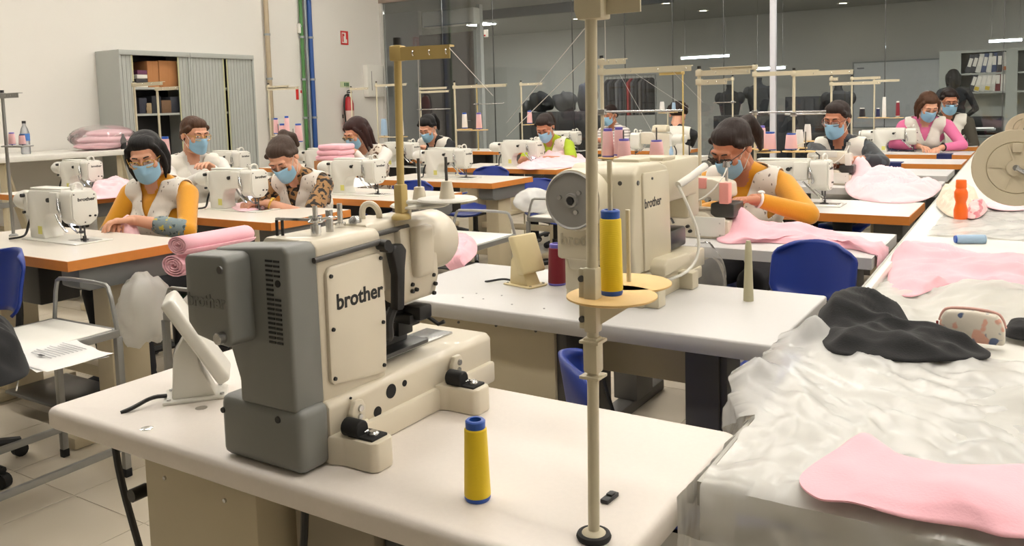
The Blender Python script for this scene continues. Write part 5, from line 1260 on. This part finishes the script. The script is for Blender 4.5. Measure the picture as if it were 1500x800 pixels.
cloth('pink_cloth', 'crumpled pink cloth hanging off the end of the white trolley', 'cloth', [(652, 380), (675, 390), (698, 372), (694, 352), (670, 346), (650, 355)], tz, C_pink, amp=.04, bulge=.03, seed=26, f0=14, f1=50, fold=lambda p: (p[0], p[1], p[2]) if p[1] > 3.06 else (p[0], 3.03+(p[2]-.6)*.3, p[2]-(3.06-p[1])))
# ------------------------------------------------------------------ thread stands along the rows, cones on their trays
def on_table(x, y):
    for t in tb.values():
        bb = [c for c in t.children if c.name.startswith('tabletop')][0].bound_box; lx = [q[0] for q in bb]; ly = [q[1] for q in bb]
        if t.location.x+min(lx)+.02 < x < t.location.x+max(lx)-.02 and t.location.y+min(ly)+.02 < y < t.location.y+max(ly)-.02: return True
    return False
def standp(lab, px, y, pyt, armpx=(), trays=(), bars=(), m=None, base=ZT, r=.0075):
    """px: pole position in the photo at depth y; pyt: top; armpx: (end px, py); bars: (px0, px1, py); trays: (px, py, radius, pin)"""
    tp_ = aty(px, pyt, y)
    if base == ZT and not on_table(tp_.x, y): base = 0.
    b = Vector((tp_.x, y, base)); arms = []
    for ex, py in armpx:
        e = aty(ex, py, y); arms.append((e.x-tp_.x, 0, e.z-tp_.z))
    t = stand(lab, b, tp_, arms, (), m or M_pole, r)
    for x0, x1, py in bars:
        a = aty(x0, py, y); c = aty(x1, py, y); zc = (a.z+c.z)/2-base
        part('cross_bar', G().cyl((a.x-b.x, 0, zc), (c.x-b.x, 0, zc), r*.6, n=10).box((0, 0, zc), (r*4, r*3.5, .024), .003), M_steel, t)
    for px_, py, rad, pin in trays:
        c = aty(px_, py, y)-b; c.y = 0
        k = part('tray', G().lathe([(.003, -.006), (rad*.97, -.006), (rad, -.003), (rad*.97, 0), (.003, 0)], 28, c), M_disc if m is None else m, t)
        part('tray_arm', G().tube([(0, 0, c.z-.006), (c.x, 0, c.z-.006)], r*.6, 8), m or M_pole, t)
        part('spool_pin', G().cyl(c, c+Vector((0, 0, pin)), .003, n=6), M_dsteel, k)
    return t
def conep(lab, px, pyb, pyt, wpx, y, thr, core=None, group=None, on=None):
    b = aty(px, pyb, y); t = aty(px, pyt, y); d = (CM @ (np.array(b)-np.array([0, 0, CAMH])))[2]; r0 = wpx/FPX*d/2
    if on is not None:
        s = Vector(on.location); q = b-s
        k = part('tray', G().lathe([(.003, -.006), (r0*1.7, -.006), (r0*1.75, -.003), (r0*1.7, 0), (.003, 0)], 24, q), M_disc, on); part('tray_arm', G().tube([(0, 0, q.z-.008), (q.x, q.y, q.z-.006)], .004, 8), M_pole, on)
    return cone('thread_cone', b, lab, thr, core, h=t.z-b.z, r0=r0, r1=r0*.8, group=group)
# left edge stand with two pink cones and a yellow strip
y = 2.0; s_ = standp('thin thread stand with two pink cones beside the woman with floral cuffs', 3, y, 136, [(30, 138)], [(33, 213, .045, .05), (18, 213, .045, .05)], m=M_tube)
part('yellow_strip', G().box((aty(1, 190, y).x-s_.location.x-.01, -.012, aty(1, 190, y).z-ZT), (.02, .002, .13)), mat('yellow_card', (206, 222, 60), .6), s_)
conep('pink thread cone with violet core beside the water bottle on the bench', 18, 212, 194, 10, y, T_pink, M_violet); conep('pink thread cone with dark blue core beside the water bottle on the bench', 33, 212, 197, 10, y, T_pink, mat('navy_core', (24, 30, 90), .4))
standp('cream thread stand before the open grey cupboard', 196, 3.3, 122, [(240, 121)], m=M_pole); s_ = standp('shorter cream thread stand before the open grey cupboard', 230, 3.6, 130, [(262, 128)], m=M_pole)
conep('pink thread cone with blue core behind the dark bobbed hair', 244, 236, 200, 13, 3.6, T_pink, on=s_)
y = 4.95; standp('beige thread stand with four pink cones behind the leopard-sleeved woman', 393, y, 124, [(424, 126), (438, 128)], [(408, 199, .06, .1), (430, 206, .07, .1)], m=M_pole)
for px, b, t, w_, l in ((405, 196, 173, 8, 'pale pink cone nearest the stand pole behind the ash-brown bun'), (421, 198, 170, 8, 'narrow pink cone behind the others near the ash-brown bun'), (415, 208, 181, 12, 'pink cone with blue core left beside the ash-brown bun'), (438, 208, 181, 12, 'pink cone with blue core standing beyond the ash-brown bun')): conep(l, px, b, t, w_, y, T_pink, M_bluec)
standp('thin thread stand before the red extinguisher', 514, 6.6, 128, [(540, 129)]); y = 6.3; standp('beige thread stand with pale blue and white cones', 551, y, 121, [(596, 123)], [(563, 200, .05, .08), (590, 200, .05, .08)])
conep('pale blue thread cone beside the marbled vest', 563, 198, 174, 10, y, T_blue, T_blue); conep('slim white thread cone behind the ochre pole', 589, 198, 176, 6, y, T_white, T_white)
standp('beige thread stand behind the woman with black ponytail', 615, 7.3, 128, [(658, 133), (655, 128)], bars=[(611, 660, 160)])
y = 5.35; standp('beige thread stand with one white and one pink cone', 665.5, y, 121, [(742, 124)], [(681, 189, .06, .08), (702, 190, .07, .08)])
conep('white thread cone with blue core on the stand before the dark office door', 681, 188, 165, 8.5, y, T_white); conep('pink thread cone with violet core on the stand before the dark office door', 702, 189, 165, 9, y, T_pink, M_violet)
standp('ochre thread stand close to the glass', 698, 8.5, 123, [(742, 125)], bars=[(694, 738, 152)], m=M_pole2)
y = 7.0; standp('beige thread stand above the woman in lime sleeves', 763, y, 120, [(795, 122)], [(776, 182, .05, .1)]); conep('pink thread cone behind the woman in lime sleeves', 776, 181, 162, 8, y, T_pink)
# right row
y = 3.05; standp('beige thread stand with long guide arm and three pink cones beside the bartacking machine', 881, y, 86, [(918, 88), (1014, 98)], [(894, 230, .05, .12), (914, 235, .05, .12), (962, 232, .055, .12)], bars=[(878, 1000, 163)])
for px, b, t, w_, l in ((891, 230, 188, 18, 'pink thread cone touching the stand pole beside the bartacking machine'), (907, 228, 186, 16, 'pink thread cone behind two others beside the bartacking machine'), (914, 236, 203, 22, 'pink thread cone in front of two others beside the bartacking machine'), (962, 231, 205, 22, 'pink thread cone standing alone behind the bartacking machine')): conep(l, px, b, t, w_, y, T_pink, M_violet)
standp('thin ochre thread stand before the woman seen from behind', 1000, 6.9, 104, [(965, 108)], m=M_pole2)
y = 3.43; standp('beige thread stand with a bare fibre tray behind the salmon overlock machine', 1024, y, 101, [(1100, 103), (1066, 118)], [(1010, 254, .05, .12)])
standp('thin beige thread stand before the torn dark mannequin', 1073, 7.3, 112, [(1060, 116)], bars=[(1045, 1078, 150)])
y = 4.52; s_ = standp('beige thread stand with two pink cones behind the dark hair of the bent woman', 1106, y, 97, [(1040, 101), (1200, 104)], [(1118, 218, .05, .1), (1128, 222, .055, .1)], bars=[(1098, 1210, 164)])
conep('pink thread cone with violet core farther behind the dark ponytail', 1114, 217, 184, 17, 4.75, T_pink, M_violet, on=s_); conep('pink thread cone in front of the white partition post', 1128, 220, 193, 18, y, T_pink)
y = 4.5; s_ = standp('beige thread stand with pink and white cones above the unattended machine', 1163, y, 103, [(1250, 104)], [(1160, 221, .05, .1), (1180, 221, .05, .1)], bars=[(1150, 1210, 167)])
conep('pink thread cone before two white ones above the unattended machine', 1159, 219, 195, 18, y, T_pink); conep('white thread cone beside a pink one above the unattended machine', 1171, 216, 190, 13, 4.9, T_white, T_white, on=s_); conep('slim white thread cone nearest the checked-sleeve woman', 1183, 206, 182, 11, 4.95, T_white, T_white, on=s_)
y = 6.4; standp('beige thread stand behind the woman in checked sleeves', 1218, y, 111, [(1290, 120), (1228, 115)])
standp('thin beige thread stand before the whiteboard', 1248, 8.0, 112, [(1290, 113)]); y = 8.75; standp('thin beige thread stand with three cones before the whiteboard', 1281, y, 116, [(1318, 117)], [(1264, 172, .05, .05), (1292, 172, .07, .05), (1316, 172, .05, .05)])
for px, b, t, w_, th_, l in ((1263, 172, 158, 9, T_blk, 'black thread cone before the whiteboard'), (1286, 172, 158, 6, T_navy, 'navy thread cone before the whiteboard'), (1295, 172, 142, 6, T_white, 'white thread cone before the whiteboard'), (1315, 171, 148, 6, T_red, 'maroon and white thread cone before the whiteboard')): conep(l, px, b, t, w_, y, th_, T_white)
conep('white cone on the small table with the lit display machine', 970, 164, 149, 8, 7.86, T_white, T_white); conep('pale blue cone before the woman seen from behind', 987, 163, 150, 6, 7.86, T_blue, T_blue)
standp('short stand holding the white and pale blue cones by the lit display machine', 978, 7.86, 160, (), [(970, 165, .04, .03), (987, 164, .04, .03)])
pl = aty(982, 216, 7.45); bt = thing('oil_bottle', 'slim pale blue bottle beside the lit display machine', 'bottle', (pl.x, 7.47, ZT)); part('bottle_body', G().lathe([(.018, 0), (.02, .01), (.02, .08), (.008, .1), (.008, .115)], 14), T_blue, bt); part('cap', G().cyl((0, 0, .115), (0, 0, .13), .01), M_plate, bt)
# taut threads from the big stands
def taut(name, a, b, lab, sag=.0): single(name, G().tube([Vector(a), (Vector(a)+Vector(b))/2-Vector((0, 0, sag)), Vector(b)], .0006, 5, 1), T_white, lab, 'thread')
taut('sewing_thread', aty(658, 70, ob.y), aty(722, 140, ob.y+.3), 'thread slanting down from the ochre guide arm'); taut('sewing_thread', aty(612, 68, ob.y), aty(617, 300, ob.y+.05), 'thread falling from the ochre guide arm to a white tray')
taut('sewing_thread', aty(858, 40, pb.y), aty(742, 180, pb.y+.5), 'upper of two threads slanting from the tall beige stand'); taut('sewing_thread', aty(858, 85, pb.y), aty(742, 200, pb.y+.6), 'lower of two threads slanting from the tall beige stand')
taut('sewing_thread', aty(886, 30, pb.y), aty(887, 90, pb.y), 'thread dropping from the plate of the tall beige stand')
for i, (a, b) in enumerate((((905, 104), (962, 205)), ((925, 104), (1010, 160)), ((985, 104), (1030, 150)))): taut('sewing_thread', aty(*a, 3.05), aty(*b, 3.05+.05*i), ('thread running down to the lone pink cone', 'thread crossing the steel bar behind the bartacking machine', 'thread ending at the long guide arm of the beige stand')[i])

# ------------------------------------------------------------------ wall bench, cupboards, pipes and signs
BZ = .965
wb = thing('wall_bench', 'long white bench on beige trestles along the white wall', 'bench', (-8.5, 3.6, 0))
part('benchtop', G().b2(-.5, .55, -2.6, 1.85, BZ-.05, BZ, .004), mat('bench_white', (222, 219, 211), .45), wb)
for yy in (-2.3, -.6, .35, 1.5):
    part('trestle', G().tube([(.45, yy, BZ-.05), (.2, yy+.35, .02)], .035, 4).tube([(.45, yy, BZ-.05), (.45, yy, .02)], .03, 4).tube([(-.4, yy, BZ-.05), (-.4, yy, .02)], .03, 4).tube([(-.4, yy, .3), (.45, yy, .3)], .025, 4), M_beige, wb, 20)
part('lower_rail', G().b2(.42, .48, -2.5, 1.8, .5, .55), M_tube, wb)
p = atx(38, 220, -8.45); bt = thing('water_bottle', 'tall clear water bottle with blue label on the wall bench', 'bottle', (-8.45, p.y, BZ))
part('bottle_body', G().lathe([(.04, 0), (.043, .01), (.043, .2), (.03, .25), (.016, .28), (.015, .3)], 22), thin('bottle_clear2', (214, 218, 224), .45, .08, 1.2), bt); part('wrapper', G().lathe([(.0445, .13), (.0445, .2)], 22, caps=False), mat('blue_label', (70, 120, 190), .5), bt); part('cap', G().cyl((0, 0, .3), (0, 0, .325), .018), M_black, bt)
p = atx(150, 208, -8.35)
for k_ in range(3): single('packed_cloth', blob((0, 0, .045), (.22-.02*k_, .3-.02*k_, .05), 60+k_, .12), C_pinkl, ('lowest', 'middle', 'uppermost')[k_]+' pink packed cloth on the wall bench beside the cupboard', 'cloth', (-8.35, p.y+.04*k_, BZ+.062*k_))
single('plastic_bag', blob((0, 0, .13), (.28, .36, .14), 66, .12), F_clear, 'clear bag around the pink packed cloth on the bench', 'bag', (-8.35, p.y, BZ))
single('dark_bottle', G().lathe([(.03, 0), (.03, .1), (.012, .14), (.012, .16)], 14), M_black, 'small black bottle on the bench end', 'bottle', (-8.15, atx(181, 210, -8.15).y, BZ))
# grey tambour cupboards
CH_ = 2.04; CX = -8.575
def cupboard(y0, y1, lab, openy=None):
    t = thing('tambour_cupboard', lab, 'cupboard', (CX, y0, 0)); W = y1-y0; D = CX-WX-.004
    part('carcass', G().b2(-D, 0, 0, .022, 0, CH_).b2(-D, 0, W-.022, W, 0, CH_).b2(-D, 0, .022, W-.022, CH_-.03, CH_).b2(-D, 0, .022, W-.022, .0, .06).b2(-D, -D+.01, .022, W-.022, .06, CH_-.03), M_cab, t)
    part('cornice', G().b2(-.004, .006, 0, W, CH_-.055, CH_, .002), M_cab, t)
    def tamb(a, b):
        n = max(3, int((b-a)/.022)); P = []; g = G()
        for i in range(n): g.b2(-.028, -.016 if i % 2 else -.019, a+(b-a)*i/n, a+(b-a)*(i+.9)/n, .06, CH_-.055)
        g.b2(-.03, -.026, a, b, .06, CH_-.055); return part('tambour_door', g, M_cab, t, 20)
    for a, b in openy: d = tamb(a, b); part('handle_strip', G().b2(-.016, -.008, (b if a < .1 else a)-.006, (b if a < .1 else a)+.006, .06, CH_-.055), mat('strip_yellow', (196, 192, 150), .5), d)
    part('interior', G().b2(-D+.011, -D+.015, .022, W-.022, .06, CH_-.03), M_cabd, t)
    for zs in SH: part('shelf', G().b2(-D+.015, -.03, .022, W-.022, zs-.025, zs), M_cab, t)
    return t
SH = [atx(230, 128, CX-.06).z, atx(230, 166, CX-.06).z, .5]
yA0, yA1 = atx(175, 100, CX).y, atx(279, 100, CX).y; yB1 = atx(372, 100, CX).y
ya, yb_ = atx(195, 100, CX).y-yA0, atx(262, 100, CX).y-yA0
cupboard(yA0, yA1, 'grey tambour cupboard standing half open with boxes inside', [(.022, ya), (yb_, yA1-yA0-.022)])
yc, yd = atx(329, 120, CX).y-yA1, atx(334, 120, CX).y-yA1
cupboard(yA1+.005, yB1, 'grey tambour cupboard nearly closed, beside the tan pipe', [(.022, yc), (yd, yB1-yA1-.03)])
zt1 = SH[0]
for y0, y1, h, lab in ((215, 232, .3, 'brown carton on the upper shelf beside the folders'), (232, 263, .31, 'wide brown carton on the upper shelf of the open cupboard')):
    a = atx(y0, 110, CX-.1).y; b = atx(y1, 110, CX-.1).y; single('carton', G().b2(-.28, 0, 0, b-a-.01, 0, h, .002).b2(0, .001, (b-a)*.42, (b-a)*.5, 0, h), M_board, lab, 'box', (CX-.08, a, zt1))
a = atx(198, 120, CX-.1).y
for k_ in range(4): single('folder', G().b2(-.25, 0, 0, .2, 0, .045, .004), mat('folder_%d' % k_, ((225, 220, 205), (60, 58, 60), (225, 222, 214), (110, 60, 90))[k_], .6), ('bottom cream', 'second, black', 'third, white', 'topmost plum')[k_]+' folder of the pile in the open cupboard', 'folder', (CX-.09, a+.01*k_, zt1+.05*k_))
for k_, (px, w_, h, c) in enumerate(((203, .1, .18, (44, 46, 60)), (211, .09, .12, (150, 130, 100)), (222, .12, .2, (36, 38, 44)), (236, .13, .15, (112, 84, 60)), (249, .12, .19, (60, 62, 70)))):
    y_ = atx(px, 150, CX-.1).y; single('stored_box', G().b2(-.2, 0, 0, w_, 0, h, .008).b2(0, .002, w_*.2, w_*.8, h*.3, h*.6), mat('stored_%d' % k_, c, .6), ('small slate', 'small tan', 'tall black', 'low brown', 'tall grey')[k_]+' box on the middle shelf of the open cupboard', 'box', (CX-.09, y_, SH[1]))
for k_, (px, w_, h, c) in enumerate(((204, .16, .16, (130, 134, 140)), (235, .2, .22, (50, 52, 56)), (255, .1, .2, (90, 92, 110)))):
    y_ = atx(px, 180, CX-.1).y; single('stored_box', G().b2(-.2, 0, 0, w_, 0, h, .008).b2(0, .002, w_*.2, w_*.8, h*.3, h*.6), mat('lower_%d' % k_, c, .6), ('pale grey', 'wide dark', 'narrow violet-grey')[k_]+' box on the lower shelf of the open cupboard', 'box', (CX-.09, y_, SH[1]-h-.1 if False else .5))
def pipe(px, m, r, lab, z0=.0, z1=CEIL, off=.05):
    p = atx(px, 60, WX+off); t = thing('wall_pipe', lab, 'pipe', (WX+off, p.y, 0)); part('run', G().cyl((0, 0, z0), (0, 0, z1), r, n=14), m, t)
    for z in (1.2, 1.75, 2.35): part('clip', G().cyl((0, 0, z), (0, 0, z+.03), r*1.25, n=14).box((-off/2, 0, z+.015), (off, r, .02)), M_gpipe, t)
pipe(392, M_tan, .033, 'tan pipe on the white wall beside the closed cupboard'); pipe(442.5, M_green, .025, 'green pipe on the white wall'); pipe(449, M_gpipe, .02, 'slim grey pipe between the green and blue pipes'); pipe(455, M_bpipe, .035, 'blue pipe on the white wall')
def plaque(px0, py0, px1, py1, m, lab, marks=(), name='wall_sign', cat='sign'):
    a = atx(px0, py0, WX); b = atx(px1, py1, WX); t = thing(name, lab, cat, (WX, (a.y+b.y)/2, (a.z+b.z)/2)); w_ = abs(b.y-a.y); h = abs(a.z-b.z)
    part('plate', G().box((.004, 0, 0), (.006, w_, h), .001), m, t)
    for k_, (y0, y1, z0, z1, mm) in enumerate(marks): part('mark', G().b2(.007, .0085, w_*y0, w_*y1, h*z0, h*z1), mm, t)
    return t
M_sred = mat('sign_red', (200, 44, 40), .5); M_swh = mat('sign_white', (232, 228, 220), .6)
plaque(498, 45, 510, 66, M_swh, 'red framed extinguisher sign on the white wall', [(-.5, -.34, -.5, .5, M_sred), (.34, .5, -.5, .5, M_sred), (-.34, .34, .38, .5, M_sred), (-.34, .34, -.5, -.38, M_sred), (-.28, -.12, -.3, .3, M_sred), (-.12, .0, .12, .3, M_sred), (.2, .34, -.1, .38, M_sred)])
plaque(498, 119.5, 512, 128, mat('sign_pale_green', (196, 206, 170), .6), 'pale green lettered sign above the extinguisher', [(-.1, .05, -.3, .3, mat('sign_green', (60, 110, 70), .5)), (.1, .2, -.3, .3, _m['sign_green']), (.25, .38, -.3, .3, _m['sign_green'])])
plaque(433, 130, 437.5, 146, M_sred, 'small red notice beside the green pipe'); plaque(438.5, 130, 443, 146, M_swh, 'small grey notice beside the red one', [(-.3, .3, .1, .35, M_sred)])
a = atx(531, 95, WX); b = atx(556, 142, WX); eb = thing('fuse_box', 'white fuse box on the wall beside the glass corner', 'fuse box', (WX, (a.y+b.y)/2, (a.z+b.z)/2)); w_, h = abs(a.y-b.y), abs(a.z-b.z)
part('case', G().box((.05, 0, 0), (.1, w_, h), .008), M_plate, eb); part('door', G().box((.103, .01, 0), (.008, w_*.8, h*.9), .004), M_plate, eb); part('door_slot', G().box((.108, -w_*.28, 0), (.003, .008, h*.6)), M_dsteel, eb)
a = atx(437, 42, WX); st = thing('wall_sensor', 'small white sensor box beside the green pipe', 'sensor', (WX, a.y, a.z)); part('case', G().box((.03, 0, 0), (.06, .06, .14), .01), M_plate, st); part('lens', G().ell((.06, 0, .03), (.012, .02, .02)), M_gpipe, st)
ex = atx(510, 195, WX+.1); et = atx(510, 140, WX+.1); h = et.z-ex.z; fe = thing('fire_extinguisher', 'red fire extinguisher with black hose hanging on the white wall', 'fire extinguisher', (WX+.1, et.y, ex.z))
part('cylinder', G().lathe([(.055, 0), (.075, .015), (.078, h*.78), (.06, h*.9), (.025, h*.97)], 24), M_red, fe); part('valve', G().cyl((0, 0, h*.95), (0, 0, h*1.05), .02).box((.03, 0, h*1.08), (.1, .02, .02), .004).box((.03, 0, h*1.14), (.1, .02, .015), .004, ry=-.3), M_black, fe)
part('hose', G().tube([(0, -.02, h*1.02), (.02, -.1, h*1.0), (.03, -.13, h*.7), (.03, -.11, h*.3), (.03, -.09, h*.1)], .014, 8, 2), M_black, fe); part('label_band', G().lathe([(.0785, h*.3), (.0785, h*.6)], 24, caps=False), mat('ext_label', (214, 190, 180), .6), fe); part('bracket', G().b2(-.1, -.06, -.04, .04, h*.4, h*.5), M_black, fe)

# ------------------------------------------------------------------ things in the office behind the glass
ac0, ac1 = aty(622, 12, 12.9), aty(700, 42, 12.9); ac = thing('air_conditioner', 'white wall air conditioner above the dark office door', 'air conditioner', ((ac0.x+ac1.x)/2, 13.0, (ac0.z+ac1.z)/2)); w_ = ac1.x-ac0.x
part('case', G().box((0, -.11, 0), (w_, .2, .3), .03, 3), M_plate, ac); part('louvre', G().box((0, -.2, -.13), (w_*.9, .06, .015), .003), M_gpipe, ac)
# whiteboard
a, b = aty(1250, 93, 18.98), aty(1374, 185, 18.98); wbd = thing('whiteboard', 'large whiteboard on the far office wall', 'whiteboard', ((a.x+b.x)/2, 19.08, (a.z+b.z)/2)); w_, h = b.x-a.x, a.z-b.z
part('panel', G().box((0, -.01, 0), (w_, .015, h)), mat('board_white', (214, 218, 222), .25), wbd); part('frame', G().b2(-w_/2-.03, w_/2+.03, -.03, 0, h/2, h/2+.03).b2(-w_/2-.03, w_/2+.03, -.03, 0, -h/2-.03, -h/2).b2(-w_/2-.03, -w_/2, -.03, 0, -h/2, h/2).b2(w_/2, w_/2+.03, -.03, 0, -h/2, h/2), M_gpipe, wbd); part('pen_mark', G().box((-w_*.42, -.019, h*.42), (.14, .002, .03)), mat('pen_grey', (130, 134, 144), .6), wbd)
# binder cupboard
y = 15.6; a, b = aty(1376, 76, y), aty(1520, 180, y); s1 = aty(1440, 106.5, y).z; s2_ = aty(1440, 134, y).z
fc = thing('binder_cupboard', 'grey open cupboard full of ring binders in the office', 'cupboard', (a.x, y, 0)); w_ = b.x-a.x; hh_ = a.z
part('carcass', G().b2(0, .03, 0, .42, 0, hh_).b2(w_-.03, w_, 0, .42, 0, hh_).b2(.03, w_-.03, 0, .42, hh_-.04, hh_).b2(.03, w_-.03, .4, .42, 0, hh_-.04).b2(.03, w_-.03, 0, .42, 0, .08), M_cab, fc)
dw = aty(1408, 90, y).x-a.x; part('door_panel', G().b2(.03, dw, -.01, .01, .08, hh_-.04), M_cab, fc); e1 = aty(1474, 90, y).x-a.x; part('mullion', G().b2(e1, e1+.16, -.01, .01, .08, hh_-.04), M_cab, fc)
for s in (s1, s2_): part('shelf', G().b2(dw, w_-.03, .01, .4, s-.03, s), M_cab, fc)
cols = [((216, 214, 208), 'white'), ((60, 62, 70), 'charcoal'), ((70, 84, 120), 'blue'), ((206, 180, 60), 'yellow-spotted'), ((196, 110, 50), 'orange-spotted'), ((120, 50, 56), 'maroon')]
for r_, s, seq in ((0, s1, (1, 1, 0, 2, 0, 2, 1, 4)), (1, s2_, (1, 3, 0, 3, 0, 5, 0))):
    for k_, ci in enumerate(seq):
        px = (1412+k_*8) if r_ == 0 else (1418+k_*8); x = aty(px, 95, y).x; tilt = .28*(1-k_/8) if k_ < 5 else .02
        t = thing('ring_binder', '%s ring binder, number %s along the %s shelf of the office cupboard' % (cols[ci][1], ('one', 'two', 'three', 'four', 'five', 'six', 'seven', 'eight')[k_], ('upper', 'lower')[r_]), 'binder', (x, y+.03, s)); t.rotation_euler = (0, tilt, 0)
        part('spine', G().b2(0, .075, 0, .26, .022*tilt*3, .32, .003), mat('binder_%d' % ci, cols[ci][0] if ci not in (3, 4) else (214, 210, 204), .5), t)
        part('spine_label', G().b2(.012, .063, -.002, 0, .12, .26), M_swh, t)
        if ci in (3, 4): part('spine_spot', G().b2(.005, .07, -.003, 0, .03, .09), mat('spot_%d' % ci, cols[ci][0], .5), t)
# desk with printers in front of the binders
y = 12.6; a, b = aty(1395, 185, y), aty(1500, 185, y); dk = thing('office_desk', 'dark office desk before the binder cupboard', 'desk', (a.x, y, 0)); part('desktop', G().b2(0, 1.8, 0, .7, .72, .75, .003), mat('desk_grey', (120, 120, 118), .5), dk)
for lx in (.05, 1.75):
    for ly in (.05, .65): part('leg', G().b2(lx-.025, lx+.025, ly-.025, ly+.025, 0, .72), M_dleg, dk)
pr = thing('printer', 'black printer on the office desk', 'printer', (a.x+.35, y+.3, .75)); part('case', G().box((0, 0, .12), (.45, .4, .24), .02), M_black, pr); part('paper_tray', G().box((0, -.22, .08), (.3, .12, .015), rx=.2), M_gpipe, pr); part('paper', G().box((.02, -.21, .1), (.22, .14, .003), rx=.2), M_paper, pr)
mo = thing('desk_monitor', 'black monitor on the office desk', 'monitor', (a.x+1.1, y+.4, .75)); part('screen', G().box((0, 0, .32), (.55, .03, .36), .008), M_black, mo); part('stem', G().cyl((0, .01, 0), (0, .01, .2), .02).box((0, .01, .006), (.2, .16, .012), .003), M_black, mo)
# clothes rail
y = 14.6; a, b = aty(886, 112, y), aty(960, 116, y); cr = thing('clothes_rail', 'steel clothes rail with garments in the office', 'clothes rail', (a.x, y, 0)); w_ = b.x-a.x
part('rail', G().cyl((0, 0, a.z), (w_, 0, a.z), .015), M_tube, cr)
for x in (0, w_): part('upright', G().cyl((x, 0, .05), (x, 0, a.z), .015).b2(x-.02, x+.02, -.25, .25, 0, .05), M_tube, cr)
gc = ((40, 40, 46), (66, 66, 72), (30, 30, 34), (96, 96, 100), (54, 56, 66), (36, 36, 42), (150, 36, 42), (70, 70, 74), (34, 34, 40), (88, 84, 84), (46, 46, 52), (30, 30, 36))
for k_, c_ in enumerate(gc):
    x = .08+(w_-.16)*k_/11; t = thing('hung_garment', ('black', 'grey', 'deep black', 'pale grey', 'slate', 'charcoal', 'red', 'mid grey', 'ink black', 'taupe', 'dark grey', 'jet black')[k_]+' garment hanging on the office clothes rail', 'garment', (a.x+x, y, a.z))
    part('garment', G().prism([(-.05, -.06), (-.2, -.14), (-.19, -.75), (.19, -.75), (.2, -.14), (.05, -.06)], -.022, .022, 'x', .008), mat('garment_%d' % k_, c_, .85), t); part('hanger', G().tube([(0, 0, -.06), (0, 0, -.01), (0, .012, .016), (0, -.012, .016)], .003, 6), M_steel, t)
# mannequins
def mannequin(px, pyt, y, lab, m, neck=True):
    p = aty(px, pyt, y); t = thing('mannequin', lab, 'mannequin', (p.x, y, 0)); zt = p.z
    prof = [(.06, .62), (.15, .66), (.17, .8), (.155, .93), (.125, 1.05), (.15, 1.2), (.17, 1.3), (.15, 1.4), (.06, 1.45), (.045, 1.5), (.05, 1.55)]; k_ = zt/1.55
    part('torso', G().lathe([(r_*1.15, z*k_) for r_, z in prof], 24, sc_=(1, .62)).ell((.17, 0, 1.33*k_), (.08, .07, .1)).ell((-.17, 0, 1.33*k_), (.08, .07, .1)), m, t)
    part('pole', G().cyl((0, 0, .03), (0, 0, .65*k_), .015), M_steel, t); part('foot', G().lathe([(.16, 0), (.16, .012), (.02, .03)], 20), M_steel, t); return t
M_drk = mat('mannequin_black', (34, 34, 37), .8); mannequin(1069, 124, 13.4, 'mannequin in a black jacket behind the glass', M_drk); mannequin(1111, 114, 13.6, 'taller mannequin in a dark shirt beside the jacket one', mat('mannequin_slate', (52, 54, 58), .8)); mannequin(1228, 123, 13.0, 'mannequin in a sleeveless black dress behind the glass', M_drk)
# dark shelves and heaps behind the glass
def lowrack(px0, px1, pyt, y, lab, m, n=5, seed=1):
    a, b = aty(px0, pyt, y), aty(px1, pyt, y); t = thing('low_cabinet', lab, 'cabinet', (a.x, y, 0)); w_ = b.x-a.x; h = a.z
    part('carcass', G().b2(0, w_, 0, .5, .0, h, .006), m, t)
    for k_ in range(n): part('door', G().b2(w_*k_/n+.01, w_*(k_+1)/n-.01, -.012, 0, .08, h-.04, .003), m, t)
    return t
lowrack(1150, 1222, 142, 13.1, 'dark low cabinet between the mannequins', mat('rack_dark', (44, 44, 48), .6)); lowrack(760, 880, 165, 12.4, 'dark low cabinet with heaps of cloth behind the glass', _m['rack_dark'], 6); lowrack(1045, 1140, 170, 12.3, 'charcoal low cabinet under the mannequins', _m['rack_dark'], 4)
for k_, (px, py, c_, l) in enumerate(((790, 150, (30, 30, 32), 'large black'), (825, 150, (40, 40, 44), 'wide charcoal'), (858, 118, (44, 46, 58), 'slate hanging'), (770, 158, (58, 58, 60), 'grey'))):
    p = aty(px, py, 12.6); single('cloth_heap', blob((0, 0, 0), ((.26, .2, .2), (.24, .2, .2), (.2, .16, .3), (.1, .14, .14))[k_], 80+k_, .2), mat('heap_%d' % k_, c_, .9), l+' heap of cloth behind the glass', 'cloth', (p.x, 12.66, p.z if k_ != 2 else aty(858, 165, 12.4).z+.26))
es = aty(605, 5, 10.2); sg = thing('exit_lamp', 'dark green box lamp hanging from the partition header', 'lamp', (aty(684, 2, 10.2).x, 10.26, 2.95)); part('case', G().box((0, 0, .0), (.14, .05, .1), .006), mat('exit_green', (24, 66, 58), .4), sg); part('bracket', G().b2(-.02, .02, -.02, .05, .04, .12), M_frame, sg)
a = aty(712, 49, GY-.03); sw = thing('access_switch', 'small white switch box fixed to the glass', 'switch', (a.x, GY-.03, a.z)); part('case', G().box((0, 0, 0), (.06, .04, .11), .006), M_plate, sw); part('button', G().box((-.01, -.022, -.03), (.025, .006, .025), .002), M_red, sw)
